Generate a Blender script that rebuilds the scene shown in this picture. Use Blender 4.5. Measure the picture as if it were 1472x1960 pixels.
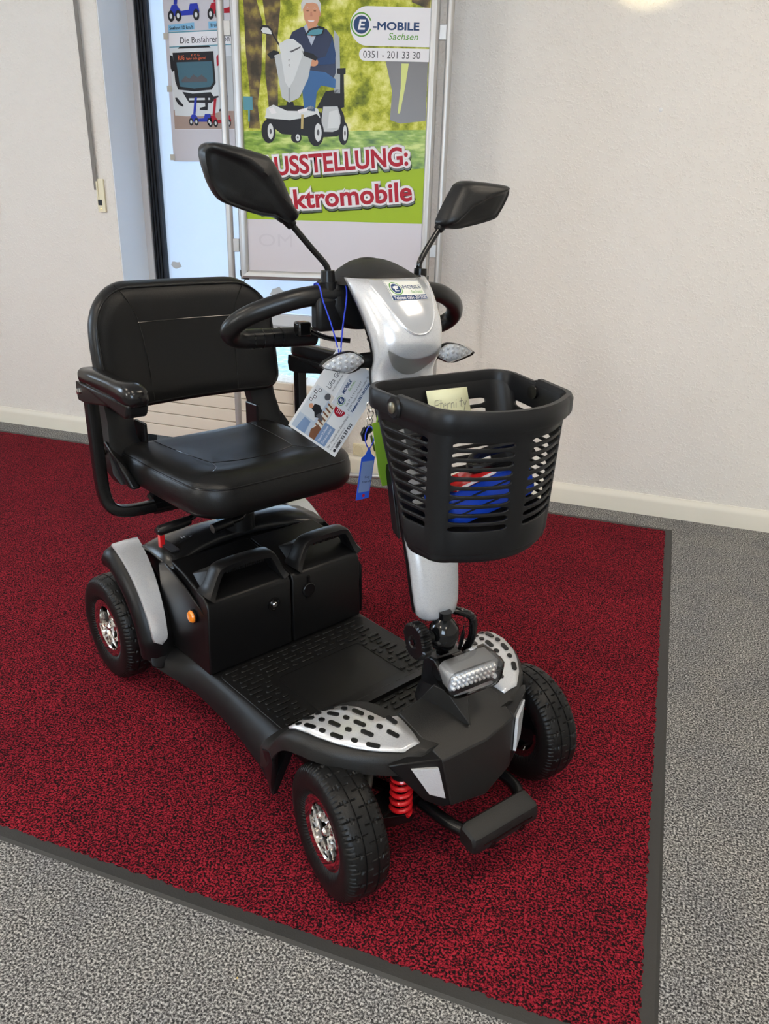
import bpy, bmesh, math, random
from mathutils import Vector, Matrix
random.seed(4)
PI = math.pi
scene = bpy.context.scene
for o in list(bpy.data.objects):
    bpy.data.objects.remove(o)
COL = scene.collection

# ------------------------------------------------------------------ camera
PITCH, YAW, ROLL = math.radians(21.888), math.radians(19.325), math.radians(1.6175)
cam_d = bpy.data.cameras.new('camera')
cam = bpy.data.objects.new('camera', cam_d)
COL.objects.link(cam)
_f = Vector((-math.sin(YAW) * math.cos(PITCH), math.cos(YAW) * math.cos(PITCH), -math.sin(PITCH)))
_r = Vector((math.cos(YAW), math.sin(YAW), 0))
_u = _r.cross(_f)
_r2 = _r * math.cos(ROLL) + _u * math.sin(ROLL)
_u2 = -_r * math.sin(ROLL) + _u * math.cos(ROLL)
cam.matrix_world = Matrix(((_r2.x, _u2.x, -_f.x, 0), (_r2.y, _u2.y, -_f.y, 0), (_r2.z, _u2.z, -_f.z, 1.10), (0, 0, 0, 1)))
cam_d.sensor_fit = 'HORIZONTAL'
cam_d.sensor_width = 36
cam_d.lens = 1459.7 / 1472 * 36
cam_d.clip_start = .02
scene.camera = cam

# ------------------------------------------------------------------ sky and light
world = bpy.data.worlds.new('sky')
scene.world = world
world.use_nodes = True
bg = world.node_tree.nodes['Background']
bg.inputs[0].default_value = (.62, .80, 1.0, 1)
bg.inputs[1].default_value = 8.0
vs = scene.view_settings
vs.view_transform = 'Standard'
vs.look = 'None'
vs.exposure = 0.36
vs.gamma = 1
vs.use_curve_mapping = False


def area(name, loc, target, sx, sy, power, color):
    d = bpy.data.lights.new(name, 'AREA')
    d.shape = 'RECTANGLE'
    d.size, d.size_y, d.energy, d.color = sx, sy, power, color
    o = bpy.data.objects.new(name, d)
    COL.objects.link(o)
    o.location = loc
    o.rotation_euler = (Vector(target) - Vector(loc)).to_track_quat('-Z', 'Y').to_euler()
    return o


# daylight entering through the shop window behind the camera, the window in the left wall and the narrow door light
area('shop_window_daylight', (0.3, -2.35, 1.45), (0.3, 0, 1.35), 1.4, 1.3, 5, (.86, .93, 1.0))
area('side_window_daylight', (-4.75, 1.0, 1.45), (-3, 1.0, 1.3), .9, 1.0, 5, (.70, .84, 1.0))
area('door_light_daylight', (-3.25, -2.35, 1.75), (-.8, 2.7, 1.0), .28, .8, 26, (1.0, .95, .86))

# added spot beyond the door light, imitating a small warm sun patch high up
sd = bpy.data.lights.new('sun_patch_spot', 'SPOT')
sd.energy, sd.color, sd.spot_size, sd.spot_blend, sd.shadow_soft_size = 1000, (1.0, .86, .50), math.radians(2.6), .6, .01
so_ = bpy.data.objects.new('sun_patch_spot', sd)
COL.objects.link(so_)
so_.location = (-3.30, -2.60, 1.75)
so_.rotation_euler = (Vector((-.20, 2.98, 1.83)) - Vector(so_.location)).to_track_quat('-Z', 'Y').to_euler()

# ------------------------------------------------------------------ materials
MATS = {}


def mat(name, col, rough=.5, metal=0.0, spec=.5, bump=None, coat=0.0, alpha=1.0, trans=0.0, ior=1.45, sheen=0.0):
    if name in MATS:
        return MATS[name]
    m = bpy.data.materials.new(name)
    m.use_nodes = True
    nt = m.node_tree
    b = nt.nodes['Principled BSDF']
    b.inputs['Base Color'].default_value = (*col, 1)
    b.inputs['Roughness'].default_value = rough
    b.inputs['Metallic'].default_value = metal
    b.inputs['Specular IOR Level'].default_value = spec
    b.inputs['Coat Weight'].default_value = coat
    b.inputs['Coat Roughness'].default_value = .06
    b.inputs['Transmission Weight'].default_value = trans
    b.inputs['IOR'].default_value = ior
    b.inputs['Alpha'].default_value = alpha
    b.inputs['Sheen Weight'].default_value = sheen
    if bump:
        sc, st = bump
        tc = nt.nodes.new('ShaderNodeTexCoord')
        n = nt.nodes.new('ShaderNodeTexNoise')
        n.inputs['Scale'].default_value = sc
        n.inputs['Detail'].default_value = 2
        bp = nt.nodes.new('ShaderNodeBump')
        bp.inputs['Strength'].default_value = st
        bp.inputs['Distance'].default_value = .001
        nt.links.new(tc.outputs['Object'], n.inputs['Vector'])
        nt.links.new(n.outputs['Fac'], bp.inputs['Height'])
        nt.links.new(bp.outputs['Normal'], b.inputs['Normal'])
    MATS[name] = m
    return m


def ramp(nt, src, stops):
    r = nt.nodes.new('ShaderNodeValToRGB')
    while len(r.color_ramp.elements) < len(stops):
        r.color_ramp.elements.new(.5)
    for e, (p, c) in zip(r.color_ramp.elements, stops):
        e.position = p
        e.color = (*c, 1)
    nt.links.new(src, r.inputs[0])
    return r.outputs[0]


def tex(nt, kind, scale, coord='Object', detail=2.0, vec=None, **kw):
    n = nt.nodes.new(kind)
    n.inputs['Scale'].default_value = scale
    if 'Detail' in n.inputs:
        n.inputs['Detail'].default_value = detail
    for k, v in kw.items():
        n.inputs[k].default_value = v
    if vec is None:
        tc = nt.nodes.new('ShaderNodeTexCoord')
        vec = tc.outputs[coord]
    nt.links.new(vec, n.inputs['Vector'])
    return n


def mix(nt, fac, a, b, mode='MIX'):
    n = nt.nodes.new('ShaderNodeMix')
    n.data_type = 'RGBA'
    n.blend_type = mode
    for key, v in ((0, fac), (6, a), (7, b)):
        if hasattr(v, 'is_linked'):
            nt.links.new(v, n.inputs[key])
        elif key == 0:
            n.inputs[0].default_value = v
        else:
            n.inputs[key].default_value = (*v, 1)
    return n.outputs[2]


def bumpn(nt, h, strength, dist):
    bp = nt.nodes.new('ShaderNodeBump')
    bp.inputs['Strength'].default_value = strength
    bp.inputs['Distance'].default_value = dist
    nt.links.new(h, bp.inputs['Height'])
    nt.links.new(bp.outputs['Normal'], nt.nodes['Principled BSDF'].inputs['Normal'])


def m_carpet():
    m = mat('grey_carpet', (.2, .2, .2), .95, spec=.1)
    nt = m.node_tree
    a = tex(nt, 'ShaderNodeTexNoise', 250, detail=3, Roughness=.7)
    c1 = ramp(nt, a.outputs['Fac'], [(.38, (.030, .030, .032)), (.47, (.120, .119, .118)), (.54, (.33, .325, .315)), (.64, (.68, .67, .65))])
    b = tex(nt, 'ShaderNodeTexNoise', 7, detail=3)
    c2 = ramp(nt, b.outputs['Fac'], [(.3, (.86, .86, .88)), (.7, (1.08, 1.06, 1.02))])
    nt.links.new(mix(nt, 1.0, c1, c2, 'MULTIPLY'), nt.nodes['Principled BSDF'].inputs['Base Color'])
    bumpn(nt, a.outputs['Fac'], .8, .004)
    return m


def m_redpile():
    m = mat('red_pile', (.3, .02, .04), .95, spec=.08)
    nt = m.node_tree
    a = tex(nt, 'ShaderNodeTexNoise', 265, detail=1.5, Roughness=.5, Distortion=.5)
    c1 = ramp(nt, a.outputs['Fac'], [(.38, (.012, .008, .009)), (.46, (.052, .008, .011)), (.53, (.21, .011, .022)), (.68, (.38, .026, .044))])
    b = tex(nt, 'ShaderNodeTexNoise', 5, detail=2)
    c2 = ramp(nt, b.outputs['Fac'], [(.3, (.88, .88, .9)), (.7, (1.1, 1.08, 1.05))])
    nt.links.new(mix(nt, 1.0, c1, c2, 'MULTIPLY'), nt.nodes['Principled BSDF'].inputs['Base Color'])
    bumpn(nt, a.outputs['Fac'], .9, .005)
    return m


def m_wall():
    m = mat('woodchip_wallpaper', (.82, .775, .71), .85, spec=.2)
    nt = m.node_tree
    a = tex(nt, 'ShaderNodeTexNoise', 120, detail=2, Roughness=.5)
    hh = ramp(nt, a.outputs['Fac'], [(.52, (0, 0, 0)), (.64, (1, 1, 1))])
    bumpn(nt, hh, .45, .0034)
    return m


def m_foliage():
    m = mat('print_foliage', (.5, .6, .1), .42, spec=.25)
    nt = m.node_tree
    a = tex(nt, 'ShaderNodeTexNoise', 13, detail=7, Roughness=.65)
    c = ramp(nt, a.outputs['Fac'], [(.30, (.05, .075, .008)), (.42, (.24, .28, .015)), (.50, (.50, .52, .05)), (.58, (.72, .72, .20)), (.70, (.90, .86, .50))])
    nt.links.new(c, nt.nodes['Principled BSDF'].inputs['Base Color'])
    return m


def m_grassprint():
    m = mat('print_grass', (.4, .55, .1), .3, spec=.35)
    nt = m.node_tree
    mp = nt.nodes.new('ShaderNodeMapping')
    tc = nt.nodes.new('ShaderNodeTexCoord')
    mp.inputs['Scale'].default_value = (1, 1, 3)
    nt.links.new(tc.outputs['Object'], mp.inputs[0])
    a = tex(nt, 'ShaderNodeTexNoise', 18, detail=6, vec=mp.outputs[0])
    c = ramp(nt, a.outputs['Fac'], [(.32, (.07, .16, .015)), (.5, (.26, .42, .05)), (.66, (.62, .72, .22))])
    nt.links.new(c, nt.nodes['Principled BSDF'].inputs['Base Color'])
    return m


def m_trunk():
    m = mat('print_trunk', (.1, .07, .03), .3, spec=.35)
    nt = m.node_tree
    a = tex(nt, 'ShaderNodeTexNoise', 26, detail=6)
    c = ramp(nt, a.outputs['Fac'], [(.35, (.035, .026, .012)), (.52, (.11, .075, .035)), (.68, (.34, .26, .05))])
    nt.links.new(c, nt.nodes['Principled BSDF'].inputs['Base Color'])
    return m


def m_lawn():
    m = mat('lawn', (.1, .2, .1), .95)
    nt = m.node_tree
    a = tex(nt, 'ShaderNodeTexNoise', 14, detail=6, Roughness=.7)
    c = ramp(nt, a.outputs['Fac'], [(.35, (.030, .045, .040)), (.5, (.085, .115, .105)), (.65, (.19, .23, .22))])
    nt.links.new(c, nt.nodes['Principled BSDF'].inputs['Base Color'])
    return m


def m_paper_window():
    m = bpy.data.materials.new('backlit_paper')
    m.use_nodes = True
    nt = m.node_tree
    out = nt.nodes['Material Output']
    nt.nodes.remove(nt.nodes['Principled BSDF'])
    d = nt.nodes.new('ShaderNodeBsdfDiffuse')
    t = nt.nodes.new('ShaderNodeBsdfTranslucent')
    d.inputs[0].default_value = (.84, .86, .90, 1)
    t.inputs[0].default_value = (.76, .82, .90, 1)
    mx = nt.nodes.new('ShaderNodeMixShader')
    mx.inputs[0].default_value = .45
    nt.links.new(d.outputs[0], mx.inputs[1])
    nt.links.new(t.outputs[0], mx.inputs[2])
    nt.links.new(mx.outputs[0], out.inputs[0])
    return m


def m_silver():
    m = mat('silver_paint', (.66, .67, .69), .26, metal=.5, coat=.8)
    nt = m.node_tree
    a = tex(nt, 'ShaderNodeTexVoronoi', 900)
    c = ramp(nt, a.outputs['Color'], [(.1, (.60, .61, .63)), (.9, (.78, .79, .81))])
    nt.links.new(c, nt.nodes['Principled BSDF'].inputs['Base Color'])
    return m


def m_glass(name, col=(1, 1, 1), rough=.03):
    m = bpy.data.materials.new(name)
    m.use_nodes = True
    nt = m.node_tree
    out = nt.nodes['Material Output']
    nt.nodes.remove(nt.nodes['Principled BSDF'])
    t = nt.nodes.new('ShaderNodeBsdfTransparent')
    t.inputs[0].default_value = (*col, 1)
    g = nt.nodes.new('ShaderNodeBsdfGlossy')
    g.inputs['Roughness'].default_value = rough
    f = nt.nodes.new('ShaderNodeFresnel')
    f.inputs[0].default_value = 1.5
    mx = nt.nodes.new('ShaderNodeMixShader')
    nt.links.new(f.outputs[0], mx.inputs[0])
    nt.links.new(t.outputs[0], mx.inputs[1])
    nt.links.new(g.outputs[0], mx.inputs[2])
    nt.links.new(mx.outputs[0], out.inputs[0])
    return m


def m_emit(name, col, s):
    m = bpy.data.materials.new(name)
    m.use_nodes = True
    b = m.node_tree.nodes['Principled BSDF']
    b.inputs['Base Color'].default_value = (.9, .9, .9, 1)
    b.inputs['Emission Color'].default_value = (*col, 1)
    b.inputs['Emission Strength'].default_value = s
    return m


CARPET, RED, WALL = m_carpet(), m_redpile(), m_wall()
SILVER = m_silver()
FOLI, GRASSP, TRUNK, LAWN, WPAPER = m_foliage(), m_grassprint(), m_trunk(), m_lawn(), m_paper_window()
GLASS = m_glass('window_glass', (.93, .97, .98))
CLEAR = m_glass('clear_lens', (.96, .97, .98), .06)
BLACK = mat('black_plastic', (.0055, .0055, .006), .36, spec=.38, bump=(900, .18))
BLACKS = mat('black_plastic_smooth', (.0055, .0055, .006), .28, spec=.4)
BLACKG = mat('black_gloss', (.0045, .0045, .005), .14, coat=.25)
BOXBLK = mat('battery_plastic', (.0042, .0042, .0045), .34, spec=.36, bump=(700, .10))
GREYP = mat('grain_plastic', (.013, .0125, .0118), .42, spec=.5, bump=(1100, .35))
BASKET = mat('basket_plastic', (.0068, .0070, .0078), .38, spec=.40, bump=(1200, .15))
LEATHER = mat('black_leather', (.0058, .0058, .006), .36, spec=.40, bump=(650, .25))
RUBBER = mat('tyre_rubber', (.0062, .006, .006), .42, spec=.36, bump=(500, .15))
EDGE = mat('mat_rubber', (.035, .034, .032), .55, bump=(300, .3))
STEELB = mat('black_steel', (.005, .005, .0055), .26, metal=.1)
CHROME = mat('chrome', (.82, .81, .79), .18, metal=1)
ALU = mat('aluminium', (.50, .495, .49), .38, metal=.6)
SKIRT = mat('cream_paint', (.80, .75, .64), .45)
HEAT = mat('beige_enamel', (.74, .66, .55), .45)
FRAMEW = mat('window_frame_grey', (.62, .60, .60), .45)
WHITEP = mat('white_plastic', (.85, .84, .82), .4)
IVORY = mat('ivory_plastic', (.80, .72, .50), .35)
REDG = mat('red_gloss', (.62, .012, .016), .25, coat=.5)
AMBER = mat('amber_lens', (.95, .27, .02), .15, coat=.6)
BLUE = mat('blue_plastic', (.02, .08, .50), .35)
BLUESTR = mat('blue_cord', (.02, .05, .55), .5)
GREEN = mat('green_strap', (.18, .33, .02), .6)
BRASS = mat('brass', (.75, .56, .25), .25, metal=1)
REFLECT = mat('reflector', (.78, .80, .83), .22, metal=.4, coat=.6, bump=(420, .9))
LED = mat('led_reflector', (.92, .93, .95), .15, metal=.4)
DARKGAP = mat('dark_gasket', (.012, .016, .026), .35)
PWHITE = mat('print_white', (.80, .79, .82), .42, spec=.25)
PRED = mat('print_red', (.42, .010, .026), .42, spec=.25)
PNAVY = mat('print_navy', (.025, .06, .16), .42, spec=.25)
PGREEN = mat('print_green', (.11, .33, .04), .42, spec=.25)
PLIME = mat('print_lime', (.36, .52, .02), .42, spec=.25)
PGREY = mat('print_grey', (.10, .10, .11), .42, spec=.25)
PSILV = mat('print_silver', (.52, .55, .57), .42, spec=.25)
PSILV2 = mat('print_silver_pale', (.66, .69, .71), .42, spec=.25)
PDARK = mat('print_dark', (.018, .018, .022), .42, spec=.25)
PSKIN = mat('print_skin', (.62, .30, .18), .42, spec=.25)
PHAIR = mat('print_hair', (.62, .62, .62), .42, spec=.25)
PJEAN = mat('print_jeans', (.05, .14, .33), .42, spec=.25)
PSKY = mat('print_skyblue', (.22, .48, .70), .42, spec=.25)
PBLUE = mat('print_blue', (.02, .04, .40), .42, spec=.25)
PTEAL = mat('print_teal', (.10, .30, .38), .42, spec=.25)
PTAN = mat('print_tan', (.38, .28, .24), .42, spec=.25)
PORANGE = mat('print_orange', (.85, .18, .07), .42, spec=.25)
PSLATE = mat('print_slate', (.20, .29, .46), .42, spec=.25)
PBROWN = mat('print_brown', (.20, .09, .05), .42, spec=.25)


# ------------------------------------------------------------------ mesh helpers
def link(o, parent=None):
    COL.objects.link(o)
    if parent is not None:
        o.parent = parent
    return o


def tag(o, label=None, cat=None, group=None, kind=None):
    if label: o['label'] = label
    if cat: o['category'] = cat
    if group: o['group'] = group
    if kind: o['kind'] = kind
    return o


def empty(name, loc, rz=0.0, label=None, cat=None, group=None):
    o = bpy.data.objects.new(name, None)
    o.empty_display_size = .05
    o.location = loc
    o.rotation_euler = (0, 0, rz)
    link(o)
    return tag(o, label, cat, group)


class B:
    """collects geometry for ONE mesh"""

    def __init__(s):
        s.bm = bmesh.new()

    def quadgrid(s, rows, closed=False):
        vr = [[s.bm.verts.new(p) for p in r] for r in rows]
        n = len(rows[0])
        for i in range(len(vr) - 1):
            for j in range(n if closed else n - 1):
                k = (j + 1) % n
                try:
                    s.bm.faces.new((vr[i][j], vr[i][k], vr[i + 1][k], vr[i + 1][j]))
                except ValueError:
                    pass
        return vr

    def loft(s, rings, cap0=True, cap1=True):
        vr = s.quadgrid(rings, True)
        if cap0: s.bm.faces.new(list(reversed(vr[0])))
        if cap1: s.bm.faces.new(vr[-1])
        return s

    def face(s, pts):
        s.bm.faces.new([s.bm.verts.new(p) for p in pts])
        return s

    def hull(s, pts):
        vs_ = [s.bm.verts.new(p) for p in pts]
        r = bmesh.ops.convex_hull(s.bm, input=vs_)
        dead = [g for g in r['geom_interior'] + r['geom_unused'] if isinstance(g, bmesh.types.BMVert)]
        if dead: bmesh.ops.delete(s.bm, geom=list(set(dead)), context='VERTS')
        return s

    def box(s, x0, x1, y0, y1, z0, z1):
        return s.prism([(x0, y0), (x1, y0), (x1, y1), (x0, y1)], z0, z1)

    def prism(s, poly, z0, z1, f=None):
        """polygon in (a,b) extruded in c; f maps (a,b,c) to xyz"""
        f = f or (lambda a, b, c: (a, b, c))
        lo = [s.bm.verts.new(f(a, b, z0)) for a, b in poly]
        hi = [s.bm.verts.new(f(a, b, z1)) for a, b in poly]
        n = len(poly)
        s.bm.faces.new(list(reversed(lo)))
        s.bm.faces.new(hi)
        for i in range(n):
            j = (i + 1) % n
            s.bm.faces.new((lo[i], lo[j], hi[j], hi[i]))
        return s

    def tube(s, path, r, n=12, caps=True):
        P = [Vector(p) for p in path]
        R = r if isinstance(r, (list, tuple)) else [r] * len(P)
        rings = []
        t0 = (P[1] - P[0]).normalized()
        up = Vector((0, 0, 1)) if abs(t0.z) < .9 else Vector((1, 0, 0))
        a = t0.cross(up).normalized()
        for i, p in enumerate(P):
            t = (P[min(i + 1, len(P) - 1)] - P[max(i - 1, 0)]).normalized()
            a = (a - t * a.dot(t)).normalized()
            b = t.cross(a)
            rings.append([p + (a * math.cos(2 * PI * k / n) + b * math.sin(2 * PI * k / n)) * R[i] for k in range(n)])
        return s.loft(rings, caps, caps)

    def sweep(s, path, prof, closed=False, upv=(0, 0, 1)):
        """profile (out, up) swept along a horizontal path"""
        P = [Vector(p) for p in path]
        n = len(P)
        rings = []
        U = Vector(upv)
        for i, p in enumerate(P):
            if closed:
                t = (P[(i + 1) % n] - P[i - 1]).normalized()
            else:
                t = (P[min(i + 1, n - 1)] - P[max(i - 1, 0)]).normalized()
            a = t.cross(U).normalized()
            b = a.cross(t)
            rings.append([p + a * x + b * y for x, y in prof])
        if closed:
            rings.append(rings[0])
            s.loft(rings, False, False)
            bmesh.ops.remove_doubles(s.bm, verts=s.bm.verts, dist=1e-6)
            return s
        return s.loft(rings)

    def lathe(s, prof, n=32, f=None, cap=True):
        """profile (r, h) revolved about h; f maps (x,y,h) to xyz"""
        f = f or (lambda x, y, h: (x, y, h))
        rings = [[f(r * math.cos(2 * PI * k / n), r * math.sin(2 * PI * k / n), h) for k in range(n)] for r, h in prof]
        return s.loft(rings, cap, cap)

    def xform(s, M):
        bmesh.ops.transform(s.bm, matrix=M, verts=s.bm.verts)
        return s

    def done(s, name, m, parent=None, smooth=35, bevel=0, seg=2, subsurf=0, solid=0, label=None, M=None):
        bm = s.bm
        if M is not None: bmesh.ops.transform(bm, matrix=M, verts=bm.verts)
        bmesh.ops.recalc_face_normals(bm, faces=bm.faces)
        me = bpy.data.meshes.new(name)
        bm.to_mesh(me)
        bm.free()
        me.materials.append(m)
        if smooth:
            me.shade_smooth()
            me.set_sharp_from_angle(angle=math.radians(smooth))
        o = link(bpy.data.objects.new(name, me), parent)
        if solid:
            md = o.modifiers.new('thickness', 'SOLIDIFY')
            md.thickness = abs(solid)
            md.offset = -1 if solid > 0 else 1
        if bevel:
            md = o.modifiers.new('bevel', 'BEVEL')
            md.width = bevel
            md.segments = seg
            md.limit_method = 'ANGLE'
            md.angle_limit = math.radians(28)
        if subsurf:
            md = o.modifiers.new('sub', 'SUBSURF')
            md.levels = md.render_levels = subsurf
        if label: o['label'] = label
        return o


def smoothpath(pts, n=8, closed=False):
    """Catmull-Rom through the points"""
    P = [Vector(p) for p in pts]
    out = []
    N = len(P)
    for i in range(N if closed else N - 1):
        p0 = P[(i - 1) % N] if closed or i else P[0] * 2 - P[1]
        p1, p2 = P[i], P[(i + 1) % N]
        p3 = P[(i + 2) % N] if closed or i + 2 < N else p2 * 2 - p1
        for k in range(n):
            t = k / n
            out.append(.5 * ((2 * p1) + (p2 - p0) * t + (2 * p0 - 5 * p1 + 4 * p2 - p3) * t * t + (3 * p1 - p0 - 3 * p2 + p3) * t ** 3))
    if not closed: out.append(P[-1])
    return out


def rrect(x0, x1, y0, y1, r, n=8, m=1):
    """rounded rectangle outline, r = one radius or 4 (x1y1, x0y1, x0y0, x1y0)"""
    if not isinstance(r, (list, tuple)): r = [r] * 4
    out = []
    for (cx, cy, sx, sy, a0), q in zip(((x1, y1, -1, -1, 0), (x0, y1, 1, -1, 90), (x0, y0, 1, 1, 180), (x1, y0, -1, 1, 270)), r):
        for k in range(n + 1):
            a = math.radians(a0 + 90 * k / n)
            out.append((cx + sx * q + q * math.cos(a), cy + sy * q + q * math.sin(a)))
    if m > 1:
        o2 = []
        for i, p in enumerate(out):
            o2.append(p)
            if i % (n + 1) == n:
                q = out[(i + 1) % len(out)]
                o2 += [(p[0] + (q[0] - p[0]) * k / m, p[1] + (q[1] - p[1]) * k / m) for k in range(1, m)]
        out = o2
    return out


def textmesh(body, size, bold=0.0, shear=0.0, spacing=1.0, align='LEFT', stroke=0.0):
    c = bpy.data.curves.new('t', 'FONT')
    c.body = body
    c.size = 1.0
    c.offset = bold / size
    c.shear = shear
    c.space_character = spacing
    c.align_x = align
    c.resolution_u = 4
    if stroke:
        c.bevel_depth = stroke / size
        c.bevel_resolution = 1
        c.fill_mode = 'BOTH'
    o = bpy.data.objects.new('t', c)
    COL.objects.link(o)
    bpy.context.view_layer.update()
    me = bpy.data.meshes.new_from_object(o)
    bpy.data.objects.remove(o)
    me.transform(Matrix.Diagonal((size, size, .0005 if stroke else size, 1)))
    return me


def lettering(body, size, m, parent, M, width=None, **kw):
    """printed text; M places text space (x right, y up, z to the reader); width fits the line"""
    me = textmesh(body, size, **kw)
    if not me.vertices: return None
    xs = [v.co.x for v in me.vertices]
    if width:
        k = width / (max(xs) - min(xs))
        me.transform(Matrix.Translation((-min(xs) * k, 0, 0)) @ Matrix.Diagonal((k, 1, 1, 1)))
    me.transform(M)
    me.materials.clear()
    me.materials.append(m)
    return link(bpy.data.objects.new('lettering', me), parent)


def axes(o, x, y):
    x, y = Vector(x).normalized(), Vector(y)
    z = x.cross(y).normalized()
    y = z.cross(x)
    return Matrix(((x.x, y.x, z.x, o[0]), (x.y, y.y, z.y, o[1]), (x.z, y.z, z.z, o[2]), (0, 0, 0, 1)))


def flat(name, pts, m, parent, M, z=0.0, label=None):
    """printed flat shape in the text space of M"""
    me = bpy.data.meshes.new(name)
    me.from_pydata([M @ Vector((a, b, z)) for a, b in pts], [], [list(range(len(pts)))])
    me.materials.append(m)
    o = link(bpy.data.objects.new(name, me), parent)
    if label: o['label'] = label
    return o


def ell(cx, cy, rx, ry=None, n=32, a0=0, a1=360):
    ry = rx if ry is None else ry
    return [(cx + rx * math.cos(math.radians(a0 + (a1 - a0) * k / n)), cy + ry * math.sin(math.radians(a0 + (a1 - a0) * k / n))) for k in range(n + (a1 - a0 < 360))]


def ringpts(cx, cy, r0, r1, a0, a1, n=40):
    o = [(cx + r1 * math.cos(math.radians(a0 + (a1 - a0) * k / n)), cy + r1 * math.sin(math.radians(a0 + (a1 - a0) * k / n))) for k in range(n + 1)]
    i = [(cx + r0 * math.cos(math.radians(a0 + (a1 - a0) * k / n)), cy + r0 * math.sin(math.radians(a0 + (a1 - a0) * k / n))) for k in range(n + 1)]
    return o + i[::-1]


def logo(parent, M, cx, cy, r, z, tail=True):
    """green open ring round a navy disc with a white slanted E"""
    flat('logo_ring', ringpts(cx, cy, r * .88, r, 20, 340), PGREEN, parent, M, z)
    flat('logo_disc', ell(cx, cy, r * .74), PNAVY, parent, M, z + .0001)
    s = r * .42
    E_ = [(-.8, -1), (.75, -1), (.85, -.62), (-.25, -.62), (-.18, -.2), (.7, -.2), (.78, .2), (-.08, .2), (-.02, .6), (1.0, .6), (1.08, 1), (-.38, 1)]
    flat('logo_letter', [(cx + a * s * 1.0, cy + b * s) for a, b in E_], PWHITE, parent, M, z + .0002)


# ------------------------------------------------------------------ the room
WY = 2.98
XL, XR, YF, ZC = -4.6, 2.6, -2.2, 2.75
RX0, RX1 = -2.331, -1.357          # window recess
GY = 3.19


def struct(name, b, m, **kw):
    o = b.done(name, m, **kw)
    o['kind'] = 'structure'
    return o


struct('floor', B().box(XL, XR, YF, 3.3, -.1, 0), CARPET, smooth=0)
b = B()
b.box(XL, RX0, WY, 3.35, 0, ZC).box(RX1, XR, WY, 3.35, 0, ZC).box(RX0, RX1, WY, 3.35, 2.52, ZC)
wb = struct('wall_back', b, WALL, smooth=0)
b = B()
b.box(XL - .2, XL, YF, .5, 0, ZC).box(XL - .2, XL, 1.4, 3.35, 0, ZC).box(XL - .2, XL, .5, 1.4, 0, .95).box(XL - .2, XL, .5, 1.4, 1.95, ZC)
struct('wall_left', b, WALL, smooth=0)
struct('wall_right', B().box(XR, XR + .2, YF, 3.35, 0, ZC), WALL, smooth=0)
b = B()
b.box(XL, -3.45, YF - .2, YF, 0, ZC).box(-3.05, -.4, YF - .2, YF, 0, ZC).box(1.0, XR, YF - .2, YF, 0, ZC)
b.box(-.4, 1.0, YF - .2, YF, 0, .8).box(-.4, 1.0, YF - .2, YF, 2.1, ZC).box(-3.45, -3.05, YF - .2, YF, 0, 1.2).box(-3.45, -3.05, YF - .2, YF, 2.3, ZC)
struct('wall_front', b, WALL, smooth=0)
struct('ceiling', B().box(XL - .2, XR + .2, YF - .2, 3.35, ZC, ZC + .1), mat('ceiling_white', (.82, .80, .77), .9), smooth=0)


def ceiling_lamp(x, y, where):
    t = empty('ceiling_lamp', (x, y, ZC), 0, 'square white louvred ceiling lamp ' + where, 'ceiling lamp', 'square ceiling lamps')
    B().box(-.31, .31, -.31, .31, -.05, 0).done('housing', mat('lamp_white', (.8, .8, .8), .5), t, smooth=0, bevel=.004)
    B().box(-.29, .29, -.29, .29, -.054, -.0505).done('diffuser', LAMP, t, smooth=0)
    for k in range(-3, 4):
        B().box(k * .083 - .004, k * .083 + .004, -.29, .29, -.075, -.055).done('louvre', MATS['lamp_white'], t, smooth=0)


LAMP = m_emit('lamp_glow', (1.0, .87, .70), 13)
for lx, ly, lw in ((-.2, .1, 'over the front edge of the mat'), (-2.5, .3, 'nearest the left wall'), (.9, 1.7, 'nearest the back wall'), (-1.4, -1.3, 'beside the narrow door light'), (1.3, -1.0, 'nearest the shop window')):
    ceiling_lamp(lx, ly, lw)


def skirting(x0, x1):
    prof = [(0, 0), (.014, 0), (.014, .055), (.012, .066), (.006, .074), (.004, .082), (0, .082)]
    b = B()
    b.loft([[(x, WY - a, c) for a, c in prof] for x in (x0, x1)])
    return struct('baseboard_back', b, SKIRT, smooth=30)


skirting(XL, RX0)
skirting(RX1, XR)

# window in the back wall
win = empty('window_1', (0, 0, 0))
win['kind'] = 'structure'
b = B()
b.box(RX0, RX0 + .036, GY - .02, GY + .06, .02, 2.52).box(RX1 - .036, RX1, GY - .02, GY + .06, .02, 2.52).box(RX0, RX1, GY - .02, GY + .06, 0, .07)
b.done('window_frame', FRAMEW, win, smooth=0, bevel=.004)
B().box(RX0 + .036, RX0 + .098, GY - .012, GY + .04, .07, 2.52).done('gasket', DARKGAP, win, smooth=0, bevel=.004)
for gx in (.046, .060, .076):
    B().box(RX0 + gx, RX0 + gx + .005, GY - .018, GY - .011, .07, 2.52).done('sealing_strip', STEELB, win, smooth=0)
b = B()
b.box(RX0 + .098, RX1 - .036, GY - .02, GY + .05, .577, .632)
b.done('transom', FRAMEW, win, smooth=0, bevel=.006)
B().box(RX0 + .098, RX1 - .036, GY - .035, GY - .02, .540, .562).done('transom_rail', FRAMEW, win, smooth=0, bevel=.004)
B().box(RX0 + .098, RX1 - .036, GY + .0, GY + .05, .535, .577).done('transom', FRAMEW, win, smooth=0, bevel=.004)
B().box(RX0 + .098, RX1 - .036, GY + .022, GY + .028, .632, 2.52).done('pane', GLASS, win, smooth=0)
B().box(RX0 + .098, RX1 - .036, GY + .022, GY + .028, .07, .535).done('pane', GLASS, win, smooth=0)
struct('trim_1', B().box(RX0, RX0 + .004, WY + .002, GY - .02, 0, 2.52), mat('white_emulsion', (.90, .91, .93), .8), smooth=0)
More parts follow.
